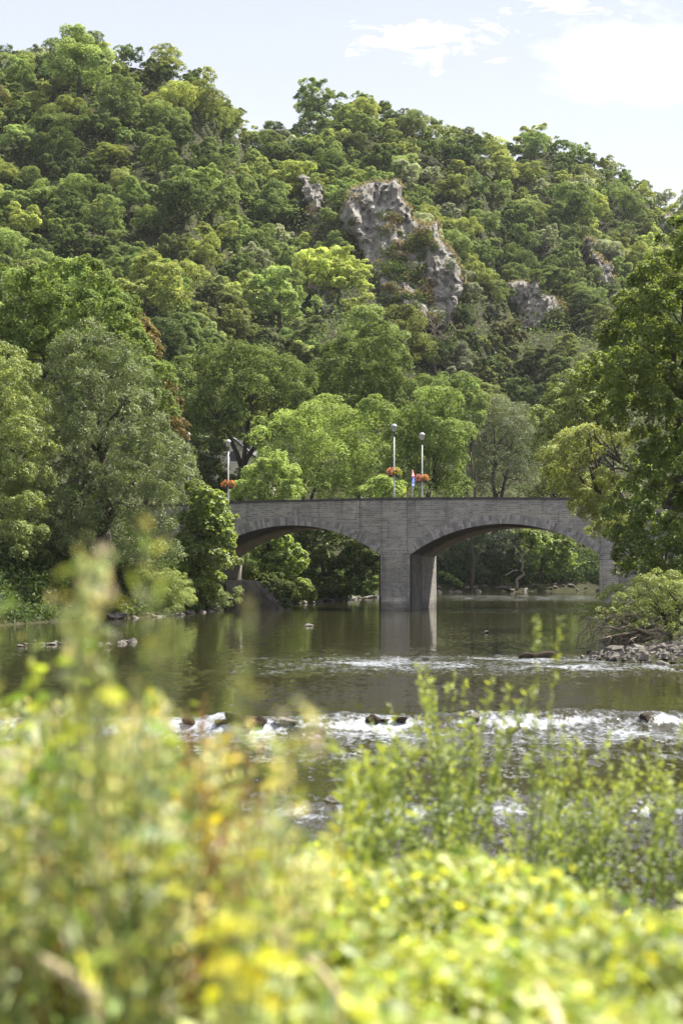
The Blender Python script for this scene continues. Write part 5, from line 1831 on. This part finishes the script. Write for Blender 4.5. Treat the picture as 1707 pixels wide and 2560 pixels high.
WEED_LABEL = {'mugwort': 'blurred grey-green mugwort stalk among the weeds of the near bank at lower left',
              'dock': 'blurred rust-brown dock stalk with seed heads among the weeds at lower left',
              'leafy': 'blurred leafy green weed without flowers on the near bank at lower left',
              'yellow': 'blurred yellow-leaved weed with orange tips on the near bank at lower left',
              'pale': 'blurred weed with pale cream flower heads on the near bank at lower left'}
WP = {}
for k, kd in enumerate(['mugwort', 'dock', 'leafy', 'yellow', 'pale', 'mugwort', 'pale', 'leafy']):
    WP.setdefault(kd, []).append([weed(900 + k, kd), False])
wr = random.Random(21)


def put_weed(kd, dx, ytop, Y, label=None, wide=1.0):
    rec = wr.choice(WP[kd])
    o = rec[0] if not rec[1] else copy_tree(rec[0])
    rec[1] = True
    p_ = px(dx, ytop, Y)
    g = gz1(p_.x, Y) - 0.05
    h = max(0.35, p_.z - g)
    o.location = (p_.x, Y, g)
    o.scale = (max(.7, min(1.25, h / 1.25)) * wide, max(.7, min(1.25, h / 1.25)) * wide, h)
    o.rotation_euler = (wr.gauss(0, .05), wr.gauss(0, .05), wr.uniform(0, 6.28))
    tag(o, label or WEED_LABEL[kd], 'weed', 'tall weeds of the near bank')
    return o


YTOP = ([-80, 0, 90, 150, 250, 330, 400, 450, 550, 650, 760], [1580, 1575, 1570, 1570, 1580, 1620, 1675, 1710, 1750, 1820, 1880])
for k in range(130):
    dx = wr.uniform(-80, 760) if k % 3 else wr.uniform(-80, 420)
    Y = wr.uniform(3.0, 6.4)
    yt = float(np.interp(dx, *YTOP)) + abs(wr.gauss(0, 130)) + (30 if Y > 5 else 0)
    kd = wr.choices(['mugwort', 'leafy', 'yellow', 'pale'], [36, 36, 9, 19])[0]
    if (200 < dx < 300 and yt > 1700 and wr.random() < .8) or (455 < dx < 535 and wr.random() < .75):
        kd = 'dock'
    put_weed(kd, dx, yt, Y)
for dx, yt, Y in [(245, 1800, 3.4), (230, 1880, 3.2), (265, 1840, 3.8), (490, 1640, 4.2), (510, 1650, 4.0), (475, 1700, 4.4), (500, 1620, 5.0), (250, 1950, 3.0)]:
    put_weed('dock', dx, yt, Y)
for dx, yt, Y in [(20, 1540, 3.4), (110, 1530, 3.6), (185, 1500, 3.4), (225, 1420, 3.4), (300, 1510, 3.4), (330, 1580, 3.4), (380, 1640, 3.2)]:
    put_weed(wr.choice(['mugwort', 'leafy', 'pale']), dx, yt, Y, None, .5)
put_weed('mugwort', 258, 1195, 2.4, 'tallest blurred grey-green stalk on the left, rising in front of the dark bank', .6)
put_weed('mugwort', 150, 1265, 2.4, 'second tallest blurred stalk on the left, leaning left of the tallest one', .6)
put_weed('pale', 286, 1370, 2.6, 'blurred pale-headed stalk just right of the tallest stalk on the left', .55)
put_weed('leafy', 165, 1420, 4.0, 'blurred bright leafy shoot low in front of the dark bank on the left', .8)
put_weed('mugwort', 60, 1330, 2.6, 'blurred thin leafy stalk near the left edge below the yellow-green willow', .7)
put_weed('mugwort', 604, 1385, 2.1, 'lone faint pale stalk standing alone before the calm water', .35)
put_weed('pale', 640, 1660, 2.6, 'short faint pale stalk beside the lone pale one before the calm water', .6)
for kd, L_ in WP.items():
    for o, used in L_:
        if not used:
            for ch in list(o.children):
                bpy.data.objects.remove(ch)
            bpy.data.objects.remove(o)


# ---- young willows on the right
def young_willow(label, shoots, seed, Lf=.05, side=True):
    """shoots: (foot column, tip column, tip row, distance)"""
    rng = np.random.default_rng(seed)
    fx = sum(s_[0] for s_ in shoots) / len(shoots)
    Y0 = sum(s_[3] for s_ in shoots) / len(shoots)
    bx = (fx * K - CX) / FPX * Y0
    base = np.array([bx, Y0, gz1(bx, Y0)])
    r = empty('young_willow', base, 0, label, 'young willow', 'young willows of the near bank')
    mb = MB()
    V, T = [], []
    for (f_, t_, yt, Y_) in shoots:
        tip = np.array(px(t_, yt, Y_)) - base
        foot = np.array([(f_ * K - CX) / FPX * Y_ - base[0], Y_ - base[1], gz1((f_ * K - CX) / FPX * Y_, Y_) - base[2]])
        mid = (foot + tip) / 2 + np.array([(foot[0] - tip[0]) * .18, 0, .06])
        ts = np.linspace(0, 1, 9)[:, None]
        pts = (1 - ts) ** 2 * foot + 2 * ts * (1 - ts) * mid + ts ** 2 * tip
        mb.tube(pts, np.linspace(.007, .0018, 9), 5)
        Ls_ = np.linalg.norm(tip - foot)
        curve = lambda u: (1 - u) ** 2 * foot + 2 * u * (1 - u) * mid + u ** 2 * tip
        runs = [(lambda u: curve(u), Ls_, .25)]
        for _ in range(int(rng.integers(2, 5)) if side else 0):
            u0 = rng.uniform(.25, .85)
            a0 = curve(u0)
            an = rng.uniform(0, 6.28)
            e0 = a0 + np.array([math.cos(an) * .55, math.sin(an) * .55, 1.0]) * rng.uniform(.14, .34)
            mb.tube([a0, (a0 + e0) / 2 + np.array([math.cos(an), math.sin(an), 0]) * .02, e0], [.0032, .0024, .0012], 4)
            runs.append((lambda u, a0=a0, e0=e0: a0 + (e0 - a0) * u, np.linalg.norm(e0 - a0), .1))
        for fn_, len_, u_lo in runs:
            m_ = max(5, int(62 * len_))
            u_ = rng.uniform(u_lo, 1.0, m_) ** .85
            P_ = fn_(u_[:, None])
            ang = rng.uniform(0, 6.28, m_)
            d_ = np.stack([np.cos(ang), np.sin(ang), rng.uniform(.3, 1.4, m_)], 1)
            d_ /= np.linalg.norm(d_, axis=1, keepdims=True)
            L = Lf * rng.uniform(.65, 1.3, m_) * (1.15 - .4 * u_)
            V.append(leaf_cards(rng, P_ + d_ * (L * .5)[:, None], rng.normal(0, .5, (m_, 3)) + np.array([0, -.4, .5]), d_, L, L * .28))
            c_ = np.where((u_ > .72)[:, None], np.array((.30, .36, .08)), np.array((.18, .245, .065)))
            T.append(c_ * np.exp(rng.normal(0, .22, (m_, 1))))
    mb.build('shoots', STEM, r, True)
    V, T = np.concatenate(V), np.concatenate(T)
    link('leaves', mesh_arrays('leaves', V, quads(len(V) // 4), np.repeat(T, 4, 0), [LEAF_NEAR]), r)
    return r


sr = random.Random(5)


def clump(foot, spread, n_, tips, Y_, dy):
    o_ = []
    for k in range(n_):
        f_ = foot + sr.gauss(0, spread * .25)
        t_ = foot + sr.uniform(-spread, spread)
        yt = float(np.interp(t_, *tips)) + abs(sr.gauss(0, dy))
        o_.append((f_, t_, yt, Y_ + sr.uniform(-.7, .7)))
    return o_


young_willow('tall bushy young willow in the middle of the near bank, its tips above the weir',
             clump(1030, 170, 24, ([850, 905, 950, 1040, 1130, 1180, 1230], [1700, 1570, 1520, 1535, 1510, 1560, 1690]), 8.6, 70), 31)
young_willow('wide low young willow thicket at the right of the near bank',
             clump(1330, 250, 20, ([1060, 1130, 1250, 1330, 1420, 1500, 1568], [1700, 1690, 1650, 1680, 1640, 1690, 1660]), 8.9, 80) +
             clump(1500, 130, 8, ([1360, 1450, 1568, 1660], [1700, 1690, 1680, 1680]), 8.2, 80), 32)
young_willow('small young willow with round-tipped shoots left of the bushy one',
             clump(870, 70, 10, ([780, 830, 870, 940], [1790, 1740, 1700, 1710]), 8.0, 60), 33, .06)
young_willow('sparse young willow shoots hiding the glitter at lower right',
             clump(1180, 300, 12, ([860, 950, 1100, 1300, 1500], [1830, 1810, 1790, 1790, 1780]), 7.8, 110), 36)
young_willow('lone pair of bright willow shoots reaching up before the log', [(1215, 1232, 1415, 7.6), (1215, 1288, 1418, 7.6)], 34, .042, False)
young_willow('short willow sprig with a few leaves beside the small weir', [(850, 800, 1765, 6.0), (850, 835, 1740, 6.1), (850, 868, 1790, 6.0), (850, 815, 1800, 5.9)], 35, .085)

# ---- plants that stand out of the mass
rng = np.random.default_rng(61)
yb_ = np.array(px(545, 2330, 2.55))
g_ = gz1(yb_[0], yb_[1])
yp = empty('yellow_weed', (yb_[0], yb_[1], g_), 0, 'blurred plant with big bright yellow leaves at the bottom left of centre', 'weed')
spots = [(530, 2125, .085), (500, 2135, .07), (560, 2130, .075), (545, 2235, .085), (510, 2215, .07), (495, 2290, .075), (560, 2270, .09), (620, 2195, .075), (655, 2215, .075), (630, 2300, .07), (455, 2150, .05), (590, 2240, .06)]
P_ = np.array([np.array(px(a, b, 2.55 + rng.normal(0, .05))) for a, b, _ in spots]) - np.array([yb_[0], yb_[1], g_])
Ls = np.array([s_[2] for s_ in spots])
v = leaf_cards(rng, P_, rng.normal(0, .25, P_.shape) + np.array([0.1, -.7, .6]), rng.normal(0, .5, P_.shape) + np.array([1, 0, .1]), Ls, Ls * .55)
link('leaves', mesh_arrays('leaves', v, quads(len(P_)), np.repeat(tints(rng, len(P_), (.75, .70, .03), .1, .05), 4, 0), [LEAF_NEAR]), yp)
mb = MB()
for q_ in P_:
    mb.tube([(0, 0, 0), (q_[0] * .4, q_[1] * .5, q_[2] * .6), q_], [.006, .004, .002], 5)
mb.build('stem', STEM, yp, True)


def stalk(label, a, b, r_, mat_):
    A, B = px(*a), px(*b)
    g = Vector((A.x, A.y, gz1(A.x, A.y)))
    mb = MB()
    mb.tube([(0, 0, 0), (A - g) * .97, (A - g), (A - g).lerp(B - g, .5) + Vector((0.004, 0, .003)), (B - g)], [r_, r_, r_, r_ * .85, r_ * .5], 7)
    tag(mb.build('dry_stalk', mat_, None, True, g), label, 'dry stalk')


stalk('thick pale broken stalk at the bottom edge right of centre', (1290, 2390, 2.7), (1238, 2262, 2.9), .012, STRAW)
stalk('thin pale dry stalk lying slantwise at the bottom near centre', (775, 2285, 2.7), (700, 2195, 2.8), .007, STRAW)
stalk('broad pale dry blade at the bottom left', (215, 2290, 2.5), (95, 2200, 2.6), .012, STRAW)

# ---------------------------------------------------------------- the summer air
m, t = mat('summer_haze')
pv = t.add('ShaderNodeVolumePrincipled', {'Color': (0.86, 0.90, 1.0, 1), 'Density': 0.00006, 'Anisotropy': 0.0})
o_ = t.add('ShaderNodeOutputMaterial')
t.l.new(pv.outputs[0], o_.inputs['Volume'])
mb = MB()
mb.box(-410, 410, -75, 880, -4, 190)
tag(mb.build('haze', m), 'thin pale summer haze in the valley air', 'haze', kind='stuff')
